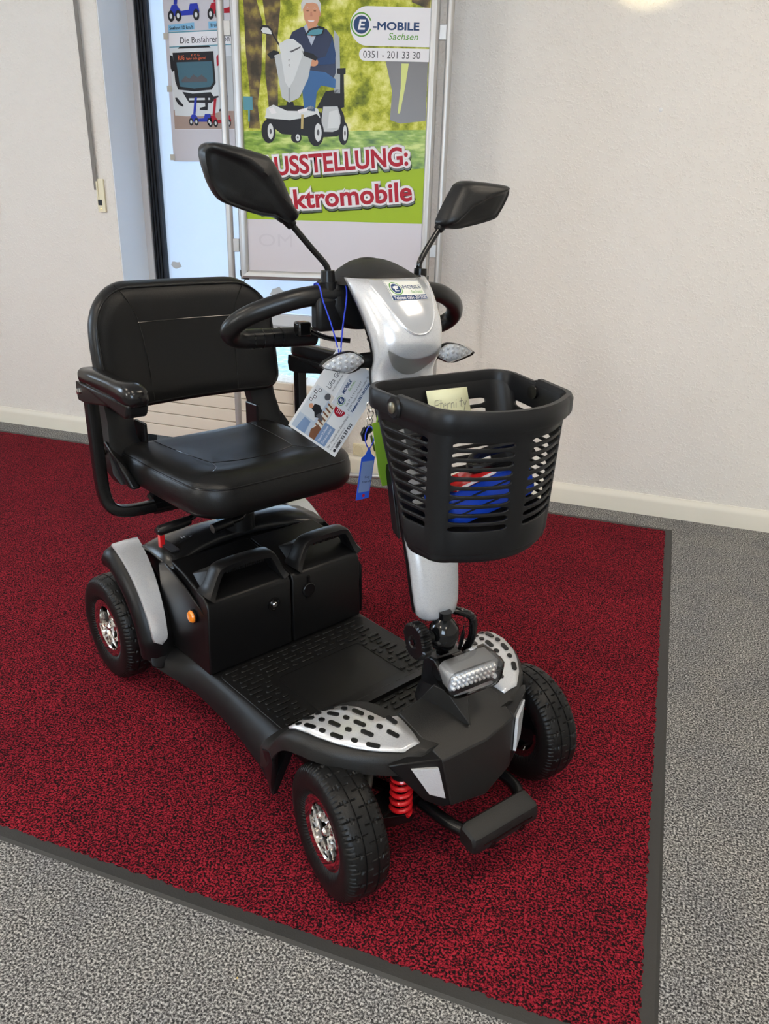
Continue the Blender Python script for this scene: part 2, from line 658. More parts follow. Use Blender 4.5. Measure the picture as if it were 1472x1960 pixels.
WMv = axes((0, GY - .004, 0), (1, 0, 0), (0, 0, 1))
pp = B().box(RX0 + .099, RX1 - .037, GY + .006, GY + .008, .633, 1.99).done('window_paper', WPAPER, None, smooth=0)
tag(pp, 'white translucent paper sheet covering the upper window pane', 'paper')
# torn spots on the paper
for (cx, cz, s) in ((-1.663, .722, .05), (-2.19, .815, .035)):
    pts = [(cx + s * (.55 + .45 * random.random()) * math.cos(a * PI / 7), cz + .6 * s * (.5 + .5 * random.random()) * math.sin(a * PI / 7)) for a in range(14)]
    flat('torn_patch', pts, mat('torn_paper', (.55, .56, .56), .9), pp, axes((0, GY + .005, 0), (1, 0, 0), (0, 0, 1)))

# lawn outside
lawn = B().box(-9, 4, 3.4, 16, -.32, -.22).done('lawn_ground', LAWN, None, smooth=0)
lawn['kind'] = 'structure'

# convector heater under the window
hx0, hx1, hy0, hy1, hz0, hz1 = -2.345, -1.29, 2.785, 2.95, .112, .412
ht = empty('convector_heater', ((hx0 + hx1) / 2, (hy0 + hy1) / 2, 0), 0, 'long beige ribbed convector heater mounted under the window', 'heater')
ho = Matrix.Translation(-Vector(ht.location))
B().box(hx0 + .01, hx1 - .01, hy0 + .012, hy1, hz0, hz1 - .004).done('body', HEAT, ht, smooth=0, bevel=.004, M=ho)
nP = 5
ph = (hz1 - .03 - hz0) / nP
for k in range(nP):
    B().box(hx0, hx1 - .10, hy0, hy0 + .014, hz0 + k * ph, hz0 + (k + 1) * ph - .003).done('panel', HEAT, ht, smooth=0, bevel=.002, M=ho)
B().box(hx1 - .10, hx1, hy0, hy0 + .014, hz0, hz1).done('end_cap', HEAT, ht, smooth=0, bevel=.004, M=ho)
B().lathe([(.0, -.012), (.012, -.012), (.013, 0), (0, 0)], 20, lambda x, y, h: (hx1 - .05 + x, hy0 + h, hz1 - .035 + y)).done('valve_cover', mat('valve_metal', (.35, .33, .28), .4, metal=.6), ht, M=ho)
B().box(hx0, hx1 - .10, hy0, hy0 + .012, hz1 - .030, hz1).done('top_rail', HEAT, ht, smooth=0, bevel=.003, M=ho)
for k in range(7):
    y = hy0 + .02 + k * .0185
    B().box(hx0 + .01, hx1 - .10, y, y + .010, hz1 - .012, hz1 + .002).done('grille_bar', WHITEP, ht, smooth=0, M=ho)
for k in range(42):
    x = hx0 + .03 + k * .022
    B().box(x, x + .004, hy0 + .014, hy1 - .004, hz1 - .011, hz1 - .001).done('grille_cross_bar', WHITEP, ht, smooth=0, M=ho)
for x in (hx0 + .12, hx1 - .2):
    B().box(x, x + .04, hy0 + .05, hy1 - .02, 0, hz0 + .01).done('foot', STEELB, ht, smooth=0, M=ho)

# shutter strap with its winder plate on the wall
sp = empty('shutter_strap', (-2.39, WY, 1.04), 0, 'grey roller shutter strap running into a yellowed winder plate', 'strap')
b = B()
b.loft([[(-.028 - .0095, -.010, .09), (-.028 + .0095, -.010, .09), (-.028 + .0095, -.0115, .09), (-.028 - .0095, -.0115, .09)],
        [(-.034 - .0095, -.014, 1.3), (-.034 + .0095, -.014, 1.3), (-.034 + .0095, -.0155, 1.3), (-.034 - .0095, -.0155, 1.3)]])
b.done('strap', mat('strap_web', (.24, .22, .20), .9, bump=(400, .5)), sp, smooth=0)
b = B()
b.prism(rrect(-.041, -.001, 0, .135, .003), 0, .009, lambda a, c, d: (a + .012, -d, c))
pl = b.done('winder_plate', IVORY, sp, bevel=.0015)
B().box(-.028 + .003, -.028 + .024, -.0098, -.004, .028, .050).done('strap_slot', PDARK, pl, smooth=0)
B().box(-.026, -.018, -.0125, -.009, .05, .125).done('slot_rib', IVORY, pl, smooth=0, bevel=.001)
B().lathe([(0, -.0008), (.004, -.0006), (.004, .001)], 14, lambda x, y, h: (-.012 + x, -.009 + h, .014 + y)).done('screw', BRASS, pl)

# double wall socket above the skirting
so = empty('wall_socket', (-1.145, WY, .107), 0, 'cream double power socket just above the baseboard', 'socket')
b = B()
b.prism(rrect(-.052, .052, -.027, .027, .004), 0, .012, lambda a, c, d: (a, -d, c))
fr = b.done('frame', IVORY, so, bevel=.002)
for sx in (-.025, .025):
    c = B().lathe([(.0195, -.013), (.0195, -.004), (.0, -.004)], 28, lambda x, y, h: (sx + x, h, y), cap=False).done('socket_cup', IVORY, so)
    for dx in (-.008, .008):
        B().lathe([(.0026, -.0042), (.0, -.0042)], 10, lambda x, y, h: (sx + dx + x, h - .0006, y), cap=False).done('pin_hole', PDARK, c)
    B().lathe([(.0225, -.0125), (.0215, -.0138), (.0195, -.0125)], 28, lambda x, y, h: (sx + x, h, y), cap=False).done('cup_rim', IVORY, c)

# little plugs in the right wall part
for (x, z, r, m_, lab) in ((-.115, 1.418, .0065, WHITEP, 'upper round white wall plug high on the bare wall'), (-.108, .399, .005, WHITEP, 'lower small white wall plug behind the basket side')):
    o = B().lathe([(0, -.005), (r * .6, -.0045), (r, -.001), (r, .001)], 18, lambda a, c, h: (a, h, c)).done('wall_plug', m_)
    o.location = (x, WY, z)
    tag(o, lab, 'wall plug', 'white wall plugs')

# ------------------------------------------------------------------ mat on the floor
MX0, MX1, MY0, MY1 = -4.3, .146, .780, 2.842
mt = empty('floor_mat', ((MX0 + MX1) / 2, (MY0 + MY1) / 2, 0), 0, 'large red and black flecked floor mat with black rubber border', 'mat')
mo = Matrix.Translation(-Vector(mt.location))
bw = .026
b = B()
prof = [(0, .0005), (.006, .0035), (bw + .02, .0038), (bw + .02, .0003)]
cor = [(MX0, MY0, 1, 1), (MX1, MY0, -1, 1), (MX1, MY1, -1, -1), (MX0, MY1, 1, -1)]
rings = [[(x + sx * d, y + sy * d, h) for d, h in prof] for x, y, sx, sy in cor]
rings.append(rings[0])
b.loft(rings, False, False)
bmesh.ops.remove_doubles(b.bm, verts=b.bm.verts, dist=1e-6)
b.done('rubber_border', EDGE, mt, smooth=0, M=mo)
# pile with a slightly ragged edge
pts = []
def ragged(x0, y0, x1, y1, step):
    n = max(2, int(math.hypot(x1 - x0, y1 - y0) / step))
    nx, ny = (y1 - y0), -(x1 - x0)
    l = math.hypot(nx, ny)
    for k in range(n):
        t = k / n
        j = random.uniform(-.0028, .0028)
        pts.append((x0 + (x1 - x0) * t + nx / l * j, y0 + (y1 - y0) * t + ny / l * j))
ragged(MX0 + bw, MY0 + bw, MX1 - bw, MY0 + bw, .006)
ragged(MX1 - bw, MY0 + bw, MX1 - bw, MY1 - bw, .006)
ragged(MX1 - bw, MY1 - bw, MX0 + bw, MY1 - bw, .012)
ragged(MX0 + bw, MY1 - bw, MX0 + bw, MY0 + bw, .05)
B().prism(pts, .001, .0045).done('pile', RED, mt, smooth=0, M=mo)

# ------------------------------------------------------------------ poster stand in front of the window
ST = empty('poster_stand', (-.785, 2.74, 0), math.radians(17), 'tall aluminium poster stand with a clip frame beside the window', 'poster stand')
SX0, SX1, PB, PT = -.709, -.033, .840, 2.02
for s in (-.742, 0):
    B().tube([(s, 0, .012), (s, 0, 2.06)], .0125, 20).done('post', ALU, ST)
    B().tube([(s, -.26, .012), (s, .20, .012)], .012, 14).done('foot', ALU, ST)
for z, sd in ((.105, 0), (2.05, 0)):
    B().tube([(-.742, 0, z), (0, 0, z)], .010, 14).done('cross_bar', ALU, ST)
for s in (-.722, -.022):
    for z in (.955, 1.62):
        B().box(s - .012, s + .012, -.006, .006, z - .022, z + .022).done('bracket', ALU, ST, smooth=0, bevel=.002)
fw_ = .031
prof = [(0, .012), (0, -.006), (.004, -.013), (.012, -.017), (.022, -.016), (.029, -.011), (.031, -.006), (.031, .012)]
def rail(p0, p1, ins):
    b = B()
    p0, p1, ins = Vector(p0), Vector(p1), Vector(ins)
    d = (p1 - p0).normalized()
    b.loft([[p + ins * a + Vector((0, h, 0)) + d * (a * e) for a, h in prof] for p, e in ((p0, 1), (p1, -1))])
    return b.done('frame_rail', ALU, ST, smooth=30)
rail((SX0, 0, PB), (SX1, 0, PB), (0, 0, 1))
rail((SX1, 0, PB), (SX1, 0, PT), (-1, 0, 0))
rail((SX1, 0, PT), (SX0, 0, PT), (0, 0, -1))
rail((SX0, 0, PT), (SX0, 0, PB), (1, 0, 0))
for s, sg in ((SX0, 1), (SX1, -1)):
    b = B()
    b.prism([(s + sg * -.001, PB + .032), (s + sg * -.001, PB + .012), (s + sg * .006, PB + .002), (s + sg * .014, PB - .001), (s + sg * .032, PB - .001), (s + sg * .030, PB + .030)], -.013, .0125, lambda a, c, d: (a, d, c))
    b.done('corner_cap', BLACKS, ST, bevel=.003)
B().box(SX0 + .01, SX1 - .01, .002, .010, PB + .01, PT - .01).done('backing_board', PWHITE, ST, smooth=0)
IX0, IX1 = SX0 + .030, SX1 - .030
PM = axes((0, -.004, 0), (1, 0, 0), (0, 0, 1))
po = B().box(IX0 - .004, IX1 + .004, -.004, .002, PB + .026, PT - .02).done('poster', mat('poster_paper', (.66, .63, .68), .30, spec=.4), ST, smooth=0, label='printed advertising poster with a park scene and red headline')
Z = .0002


def pr(name, pts, m, z):
    return flat(name, pts, m, po, PM, z * Z)


GB = 1.044
pr('printed_foliage', [(IX0, 1.30), (IX1, 1.30), (IX1, PT - .03), (IX0, PT - .03)], FOLI, 1)
pr('printed_grass', [(IX0, GB + .1), (IX1, GB + .1), (IX1, 1.338), (-.30, 1.330), (IX0, 1.322)], GRASSP, 2)
pr('printed_green_band', [(IX0, GB), (IX1, GB), (IX1, 1.22), (IX0, 1.17)], PLIME, 3)
# tree trunks
pr('printed_tree', [(-.672, PT - .03), (-.618, PT - .03), (-.622, 1.70), (-.604, 1.64), (-.612, 1.50), (-.628, 1.40), (-.622, 1.33), (-.660, 1.33), (-.652, 1.42), (-.662, 1.55), (-.664, 1.7)], TRUNK, 3)
pr('printed_tree', [(-.612, PT - .03), (-.54, PT - .03), (-.545, 1.68), (-.556, 1.60), (-.56, 1.4), (-.59, 1.38), (-.60, 1.5), (-.592, 1.62), (-.602, 1.7)], TRUNK, 3)
pr('printed_tree', [(-.205, 1.54), (-.066, 1.55), (-.066, 1.365), (-.15, 1.355), (-.185, 1.365), (-.18, 1.45)], mat('print_trunk_grey', (.20, .19, .19), .28, spec=.4), 3)
pr('printed_light_gap', [(-.152, 1.53), (-.128, 1.53), (-.138, 1.46), (-.152, 1.385), (-.160, 1.385), (-.152, 1.46)], mat('print_pale_green', (.62, .66, .18), .3), 4)
pr('printed_tree', [(-.13, PT - .03), (-.066, PT - .03), (-.066, 1.68), (-.125, 1.70)], TRUNK, 3)
pr('printed_bench', [(-.676, 1.425), (-.645, 1.425), (-.645, 1.385), (-.655, 1.385), (-.657, 1.35), (-.662, 1.35), (-.661, 1.385), (-.676, 1.385)], PTEAL, 4)
# rider on the scooter, printed
sil2 = mat('print_silver_mid', (.36, .39, .41), .28, spec=.4)
pr('printed_seat', [(-.40, 1.445), (-.352, 1.452), (-.338, 1.44), (-.338, 1.40), (-.362, 1.392), (-.43, 1.395)], PDARK, 5)
pr('printed_seat_back', [(-.372, 1.62), (-.355, 1.60), (-.350, 1.44), (-.372, 1.44)], sil2, 5)
pr('printed_armrest', [(-.362, 1.512), (-.334, 1.514), (-.334, 1.497), (-.340, 1.495), (-.338, 1.43), (-.352, 1.42), (-.352, 1.495), (-.362, 1.497)], PDARK, 7)
pr('printed_chassis', [(-.60, 1.375), (-.58, 1.398), (-.52, 1.402), (-.44, 1.400), (-.415, 1.38), (-.41, 1.40), (-.352, 1.402), (-.338, 1.375), (-.334, 1.345), (-.36, 1.312), (-.41, 1.308), (-.55, 1.315), (-.60, 1.35)], PDARK, 5)
pr('printed_fairing', [(-.605, 1.362), (-.598, 1.392), (-.575, 1.402), (-.53, 1.385), (-.49, 1.385), (-.45, 1.402), (-.425, 1.392), (-.418, 1.365), (-.43, 1.378), (-.47, 1.366), (-.52, 1.357), (-.57, 1.360)], PSILV2, 8)
pr('printed_headlamp', [(-.592, 1.390), (-.575, 1.395), (-.565, 1.378), (-.582, 1.374)], PWHITE, 9)
pr('printed_headlamp', [(-.494, 1.388), (-.46, 1.396), (-.462, 1.386), (-.49, 1.378)], PWHITE, 9)
pr('printed_rear_body', [(-.414, 1.362), (-.408, 1.400), (-.360, 1.402), (-.350, 1.372), (-.350, 1.335), (-.376, 1.325), (-.412, 1.325)], PSILV, 8)
pr('printed_rear_panel', [(-.394, 1.335), (-.388, 1.385), (-.360, 1.392), (-.352, 1.360), (-.352, 1.338)], PSILV2, 9)
for (cx, cz, rx, rz) in ((-.594, 1.322, .024, .036), (-.434, 1.322, .028, .042), (-.340, 1.322, .017, .036), (-.500, 1.305, .018, .016)):
    pr('printed_tyre', ell(cx, cz, rx, rz), PDARK, 9)
    pr('printed_rim', ell(cx + rx * .3, cz, rx * .42, rz * .66), PSILV2, 10)
    pr('printed_hub', ell(cx + rx * .3, cz, rx * .16, rz * .22), PGREY, 11)
pr('printed_shock', [(-.482, 1.375), (-.474, 1.375), (-.476, 1.332), (-.484, 1.332)], mat('print_gold', (.45, .33, .10), .3), 10)
# rider
pr('printed_leg', [(-.480, 1.478), (-.45, 1.505), (-.40, 1.500), (-.366, 1.480), (-.368, 1.455), (-.415, 1.462), (-.430, 1.44), (-.436, 1.385), (-.472, 1.388), (-.476, 1.43)], PJEAN, 8)
pr('printed_jumper', [(-.522, 1.585), (-.508, 1.612), (-.478, 1.626), (-.462, 1.628), (-.445, 1.585), (-.424, 1.630), (-.396, 1.622), (-.376, 1.600), (-.368, 1.555), (-.366, 1.50), (-.376, 1.478), (-.41, 1.50), (-.455, 1.503), (-.49, 1.50), (-.515, 1.54)], mat('print_navy_knit', (.012, .020, .065), .28, spec=.4), 7)
pr('printed_shirt', [(-.470, 1.628), (-.460, 1.636), (-.430, 1.636), (-.420, 1.627), (-.440, 1.585), (-.446, 1.575), (-.458, 1.60)], mat('print_shirt', (.42, .47, .58), .28, spec=.4), 8)
pr('printed_neck', [(-.460, 1.645), (-.428, 1.645), (-.430, 1.625), (-.444, 1.598), (-.456, 1.620)], PSKIN, 9)
pr('printed_head', [(-.472, 1.675), (-.468, 1.648), (-.456, 1.626), (-.444, 1.620), (-.430, 1.627), (-.420, 1.648), (-.418, 1.675), (-.43, 1.694), (-.46, 1.694)], PSKIN, 10)
pr('printed_hair', [(-.477, 1.668), (-.478, 1.692), (-.468, 1.708), (-.445, 1.714), (-.425, 1.708), (-.414, 1.690), (-.415, 1.664), (-.420, 1.676), (-.426, 1.690), (-.440, 1.694), (-.462, 1.692), (-.470, 1.680)], PHAIR, 11)
for ex in (-.457, -.434):
    pr('printed_eye', ell(ex, 1.671, .0045, .0016, 12), PBROWN, 12)
    pr('printed_brow', [(ex - .007, 1.677), (ex, 1.680), (ex + .007, 1.677), (ex, 1.6785)], PHAIR, 12)
pr('printed_nose', [(-.448, 1.668), (-.443, 1.668), (-.441, 1.656), (-.450, 1.656)], mat('print_skin_dark', (.50, .20, .12), .3), 12)
pr('printed_mouth', ell(-.446, 1.645, .0105, .0042, 16, 180, 360), PWHITE, 13)
pr('printed_ear', ell(-.418, 1.664, .0035, .008, 12), PSKIN, 10)
pr('printed_hand', ell(-.440, 1.528, .016, .012, 16), PSKIN, 10)
pr('printed_sleeve', [(-.376, 1.598), (-.366, 1.55), (-.370, 1.525), (-.425, 1.520), (-.430, 1.538), (-.400, 1.545)], PNAVY, 9)
# tiller shield
pr('printed_handlebar', [(-.592, 1.548), (-.57, 1.560), (-.552, 1.556), (-.552, 1.54), (-.58, 1.535)], PDARK, 11)
pr('printed_handlebar', [(-.478, 1.560), (-.44, 1.552), (-.425, 1.54), (-.432, 1.532), (-.47, 1.545)], PDARK, 13)
pr('printed_shield', [(-.568, 1.545), (-.545, 1.552), (-.470, 1.555), (-.444, 1.537), (-.458, 1.48), (-.488, 1.424), (-.522, 1.410), (-.546, 1.424), (-.556, 1.48)], PSILV, 12)
pr('printed_shield_panel', [(-.552, 1.578), (-.525, 1.592), (-.505, 1.593), (-.478, 1.575), (-.470, 1.56), (-.505, 1.476), (-.522, 1.452), (-.534, 1.47), (-.546, 1.545)], PSILV2, 13)
pr('printed_slot', [(-.518, 1.557), (-.480, 1.573), (-.483, 1.567), (-.512, 1.554)], PGREY, 14)
pr('printed_crease', [(-.522, 1.452), (-.520, 1.452), (-.521, 1.412), (-.523, 1.412)], PGREY, 14)
for zc in (1.532, 1.518):
    pr('printed_button', ringpts(-.519, zc, .0018, .0028, 0, 360, 16), PGREY, 14)
pr('printed_coil', [(-.530, 1.412), (-.508, 1.412), (-.505, 1.395), (-.532, 1.395)], PDARK, 9)
for (a, m_) in (([(-.614, 1.618), (-.606, 1.630), (-.585, 1.629), (-.572, 1.616), (-.570, 1.602), (-.59, 1.604), (-.606, 1.606)], PDARK), ([(-.468, 1.604), (-.452, 1.622), (-.42, 1.630), (-.402, 1.626), (-.408, 1.608), (-.43, 1.602)], PDARK)):
    pr('printed_mirror', a, m_, 13)
    c = (sum(p[0] for p in a) / len(a), sum(p[1] for p in a) / len(a))
    pr('printed_mirror_glass', [(c[0] + (p[0] - c[0]) * .78, c[1] - .002 + (p[1] - c[1]) * .66) for p in a], PSILV2 if a[0][0] < -.6 else PTEAL, 14)
pr('printed_stalk', [(-.575, 1.606), (-.570, 1.606), (-.548, 1.575), (-.553, 1.573)], PDARK, 12)
# logo box and telephone strip
pr('printed_logo_box', ell(-.264, 1.632, .056, .055, 24, 90, 270) + [(IX1, 1.577), (IX1, 1.685)], PWHITE, 15)
logo(po, PM, -.284, 1.636, .034, 16 * Z)
def ptext(t, s0, z0, s1, size, m_, k, rise=0.0, **kw):
    Mx = PM @ Matrix.Translation((s0, z0, k * Z)) @ Matrix.Rotation(rise, 4, 'Z')
    return lettering(t, size, m_, po, Mx, width=(s1 - s0) / math.cos(rise), **kw)
ptext('-MOBILE', -.247, 1.623, -.098, .030, PNAVY, 17, stroke=.0009)
ptext('Sachsen', -.197, 1.596, -.100, .027, PGREEN, 17, shear=.25)
pr('printed_phone_strip', ell(-.272, 1.5535, .0185, .0185, 16, 90, 270) + [(IX1, 1.535), (IX1, 1.572)], PWHITE, 15)
ptext('0351 - 201 33 30', -.277, 1.5435, -.092, .029, PGREY, 17)
# headline with white outline and grey drop shadow
for t, s0, z0, s1, rise, size in (('AUSSTELLUNG:', -.628, 1.182, -.118, .094, .080), ('Elektromobile', -.618, 1.072, -.100, .090, .086)):
    ptext(t, s0 - .010, z0 - .009, s1 + .012, size, mat('print_shadow', (.06, .08, .04), .3), 17, rise, stroke=.0105)
    ptext(t, s0 - .012, z0 - .001, s1 + .010, size, PWHITE, 19, rise, stroke=.0105)
    ptext(t, s0, z0, s1, size, PRED, 21, rise, bold=.0022)
# faint show-through of a second sheet
ptext('OM', -.64, .955, -.52, .06, mat('print_faint', (.61, .58, .63), .3), 3)

# sheet with the bus picture taped on the window paper
bp = empty('bus_poster', (-2.0, GY, 1.5), 0, 'paper sheet with a bus picture taped on the window', 'poster')
BMm = Matrix.Translation((2.0, -GY, -1.5)) @ axes((0, GY - .003, 0), (1, 0, 0), (0, 0, 1))
BX0, BX1 = -2.150, -1.70
B().box(-.158, .28, -.003, -.001, 1.258 - 1.5, 2.0 - 1.5).done('sheet', mat('sheet_paper', (.58, .56, .60), .5), bp, smooth=0)
def bq(name, pts, m_, k):
    return flat(name, pts, m_, bp, BMm, k * Z)
def bt(t, x0, z0, x1, size, m_, k, **kw):
    return lettering(t, size, m_, bp, BMm @ Matrix.Translation((x0, z0, k * Z)), width=x1 - x0, **kw)
bq('printed_panel', [(-2.140, 1.384), (-1.74, 1.384), (-1.74, 1.75), (-2.140, 1.75)], PWHITE, 1)
bq('printed_line', [(-2.140, 1.748), (-1.74, 1.748), (-1.74, 1.752), (-2.140, 1.752)], PTEAL, 2)
bq('printed_line', [(-2.140, 1.695), (-1.74, 1.695), (-1.74, 1.699), (-2.140, 1.699)], PTEAL, 2)
bt('Die Busfahrer von Lynx', -2.085, 1.709, -1.775, .032, PDARK, 3)
bq('printed_sky', [(-2.140, 1.44), (-1.74, 1.44), (-1.74, 1.694), (-2.140, 1.694)], mat('print_pale_sky', (.66, .70, .74), .3), 2)
bq('printed_paving', [(-2.140, 1.386), (-1.74, 1.386), (-1.74, 1.452), (-2.140, 1.462)], PTAN, 3)
bq('printed_bus_body', [(-2.134, 1.440), (-2.133, 1.665), (-2.122, 1.690), (-1.932, 1.690), (-1.920, 1.66), (-1.915, 1.45), (-1.99, 1.436), (-2.08, 1.436)], PSILV2, 4)
bq('printed_bus_roof', [(-2.10, 1.690), (-2.09, 1.697), (-1.95, 1.697), (-1.94, 1.690)], PDARK, 4)
bq('printed_windscreen', [(-2.126, 1.676), (-1.928, 1.676), (-1.924, 1.56), (-1.945, 1.535), (-2.03, 1.530), (-2.11, 1.538), (-2.122, 1.57)], PDARK, 5)
bq('printed_windscreen_glass', [(-2.110, 1.640), (-1.936, 1.640), (-1.934, 1.565), (-1.95, 1.546), (-2.03, 1.541), (-2.10, 1.55)], mat('print_windscreen', (.055, .14, .19), .28, spec=.4), 6)
bq('printed_skyline', [(-2.09, 1.573), (-2.07, 1.588), (-2.05, 1.578), (-2.03, 1.594), (-2.01, 1.582), (-1.99, 1.592), (-1.965, 1.575), (-1.965, 1.565), (-2.09, 1.565)], PGREY, 7)
bt('RUG', -2.100, 1.648, -2.070, .026, PORANGE, 7)
bt('K O G', -2.035, 1.660, -1.995, .012, PORANGE, 7)
bt('fahr ich gern!', -2.060, 1.648, -1.965, .013, PORANGE, 7)
bq('printed_bus_front', [(-2.09, 1.530), (-2.04, 1.522), (-1.95, 1.526), (-1.93, 1.50), (-1.95, 1.485), (-2.06, 1.488)], PDARK, 6)
bq('printed_bus_grille', [(-2.06, 1.505), (-1.955, 1.505), (-1.955, 1.497), (-2.058, 1.497)], PSILV2, 7)
bq('printed_bus_lamp', [(-2.128, 1.508), (-2.118, 1.508), (-2.088, 1.478), (-2.09, 1.472), (-2.112, 1.480), (-2.126, 1.498)], PDARK, 6)
bq('printed_bus_mirror', [(-2.140, 1.668), (-2.126, 1.664), (-2.122, 1.61), (-2.134, 1.605), (-2.140, 1.62)], PDARK, 7)
bq('printed_red_sign', [(-1.915, 1.655), (-1.89, 1.68), (-1.89, 1.63), (-1.915, 1.62)], PRED, 4)
bq('printed_second_bus', [(-1.912, 1.655), (-1.74, 1.66), (-1.74, 1.45), (-1.912, 1.46)], PSILV, 3)
def mini(x, z, m_, k, s=1.0):
    q = lambda pts: [(x + a * s, z + c * s) for a, c in pts]
    bq('printed_scooter_body', q([(-.04, .014), (-.03, .034), (-.012, .036), (.002, .018), (.03, .02), (.036, .036), (.062, .036), (.068, .014), (.06, .006), (-.03, .006)]), m_, k)
    bq('printed_scooter_tiller', q([(-.022, .036), (-.010, .036), (.002, .100), (-.010, .102)]), m_, k + 1)
    bq('printed_scooter_seat', q([(.012, .052), (.05, .050), (.052, .058), (.058, .110), (.040, .110), (.040, .064), (.014, .060)]), PDARK, k + 1)
    bq('printed_scooter_bars', q([(-.018, .096), (.012, .104), (.012, .110), (-.016, .108)]), PDARK, k + 2)
    for wx in (-.034, -.008, .056):
        bq('printed_scooter_wheel', [(a, c) for a, c in ell(x + wx * s, z + .006 * s, .011 * s, .015 * s, 16)], PDARK, k + 2)
        bq('printed_scooter_hub', [(a, c) for a, c in ell(x + wx * s, z + .006 * s, .005 * s, .007 * s, 12)], PSILV2, k + 3)
mini(-2.02, 1.408, PBLUE, 9)
mini(-1.925, 1.402, PRED, 9)
bq('printed_label', [(-2.139, 1.753), (-2.012, 1.757), (-2.012, 1.782), (-2.139, 1.778)], PSKY, 3)
bt('Seeland 10 km/h', -2.133, 1.760, -2.018, .017, PDARK, 4, bold=.0004)
bq('printed_label', [(-1.945, 1.757), (-1.82, 1.757), (-1.82, 1.782), (-1.945, 1.782)], PSKY, 3)
bt('Trolli 10 km/h', -1.938, 1.763, -1.83, .017, PDARK, 4, bold=.0004)
mini(-2.075, 1.800, PBLUE, 9, 1.35)
mini(-1.885, 1.800, PRED, 9, 1.35)
for (x, z) in ((-2.152, 1.725), (-2.152, 1.53), (-2.160, 1.262)):
    bq('adhesive_tape', [(x - .012, z), (x + .012, z), (x + .012, z + .024), (x - .012, z + .024)], mat('tape', (.50, .47, .40), .4), 20)


# ------------------------------------------------------------------ the mobility scooter (x forward, y to its left)
SC = empty('mobility_scooter', (-.2209, 1.1064, .0015), math.radians(-28.076), 'black and silver four-wheeled mobility scooter with slotted front basket, parked on the red mat', 'mobility scooter')
TM = Matrix.Translation((-.07, 0, 0)) @ Matrix.Rotation(math.radians(-9.2), 4, 'Z')


def P(b, name, m, parent=None, **kw):
    return b.done(name, m, parent or SC, **kw)


def TP(b, name, m, parent=None, **kw):
    return b.done(name, m, parent or SC, M=TM, **kw)


# ---- wheels
def tyre_mesh():
    R, hw = .130, .040
    prof = []                      # (y, r) from outer side to inner side
    rim = .0725
    ctrl = [(-.76, rim / R), (-.86, .60), (-.96, .68), (-1.0, .77), (-.985, .84), (-.93, .905), (-.84, .945), (-.72, .968), (-.55, .984), (-.36, .994), (0, 1.0)]
    pts = smoothpath([(a, r, 0) for a, r in ctrl], 12)
    def rad(a):
        a = -abs(a)
        best = min(pts, key=lambda p: abs(p.x - a) + (0 if p.y > .76 else 9))
        return best.y
    side = [(-.76, rim / R), (-.81, .57), (-.87, .61), (-.93, .65), (-.975, .70), (-.998, .745), (-1.0, .785)]
    avals = [-.99, -.965, -.93, -.90, -.87, -.84, -.80, -.77, -.73, -.70, -.66, -.62, -.59, -.54, -.50, -.45, -.41, -.36, -.32, -.30, -.25, -.23, -.18, -.10, -.02]
    half = side + [(a, rad(a)) for a in avals]
    full = half + [(-a, r) for a, r in reversed(half)]
    NB, SUB = 26, 16
    n = NB * SUB
    rows = []
    for k in range(n):
        th = 2 * PI * k / n
        kk = k % SUB
        row = []
        for a, r in full:
            d = 0.0
            aa = abs(a)
            sh = kk if a < 0 else (kk + SUB // 2) % SUB
            if .235 < aa < .31: d = 1.0                                     # two rings round the tread
            if aa < .84 and sh == 0: d = .9                                  # cross groove
            if .44 < aa < .51 and sh in (0, 1, 2, 14, 15): d = .9            # hook in the groove
            if .60 < aa < .64 and sh in (0, 1, 2): d = .8
            if .68 < aa < .965 and sh in (5, 10): d = .7                     # shoulder notches
            if .84 <= aa < .965 and sh == 0: d = .7
            rr = R * r - d * .0026
            row.append((rr * math.cos(th), hw * a, rr * math.sin(th)))
        rows.append(row)
    rows.append(rows[0])
    b = B()
    b.quadgrid(rows)
    bmesh.ops.remove_doubles(b.bm, verts=b.bm.verts, dist=1e-6)
    bmesh.ops.recalc_face_normals(b.bm, faces=b.bm.faces)
    me = bpy.data.meshes.new('tyre')
    b.bm.to_mesh(me)
    b.bm.free()
    me.materials.append(RUBBER)
    me.shade_smooth()
    me.set_sharp_from_angle(angle=math.radians(40))
    return me


ax = lambda x, y, h: (x, h, y)
rimred = mat('polished_lip', (.80, .78, .76), .06, metal=1)


def sub(b, name, m, **kw):
    o = b.done(name, m, None, **kw)
    COL.objects.unlink(o)
    return o


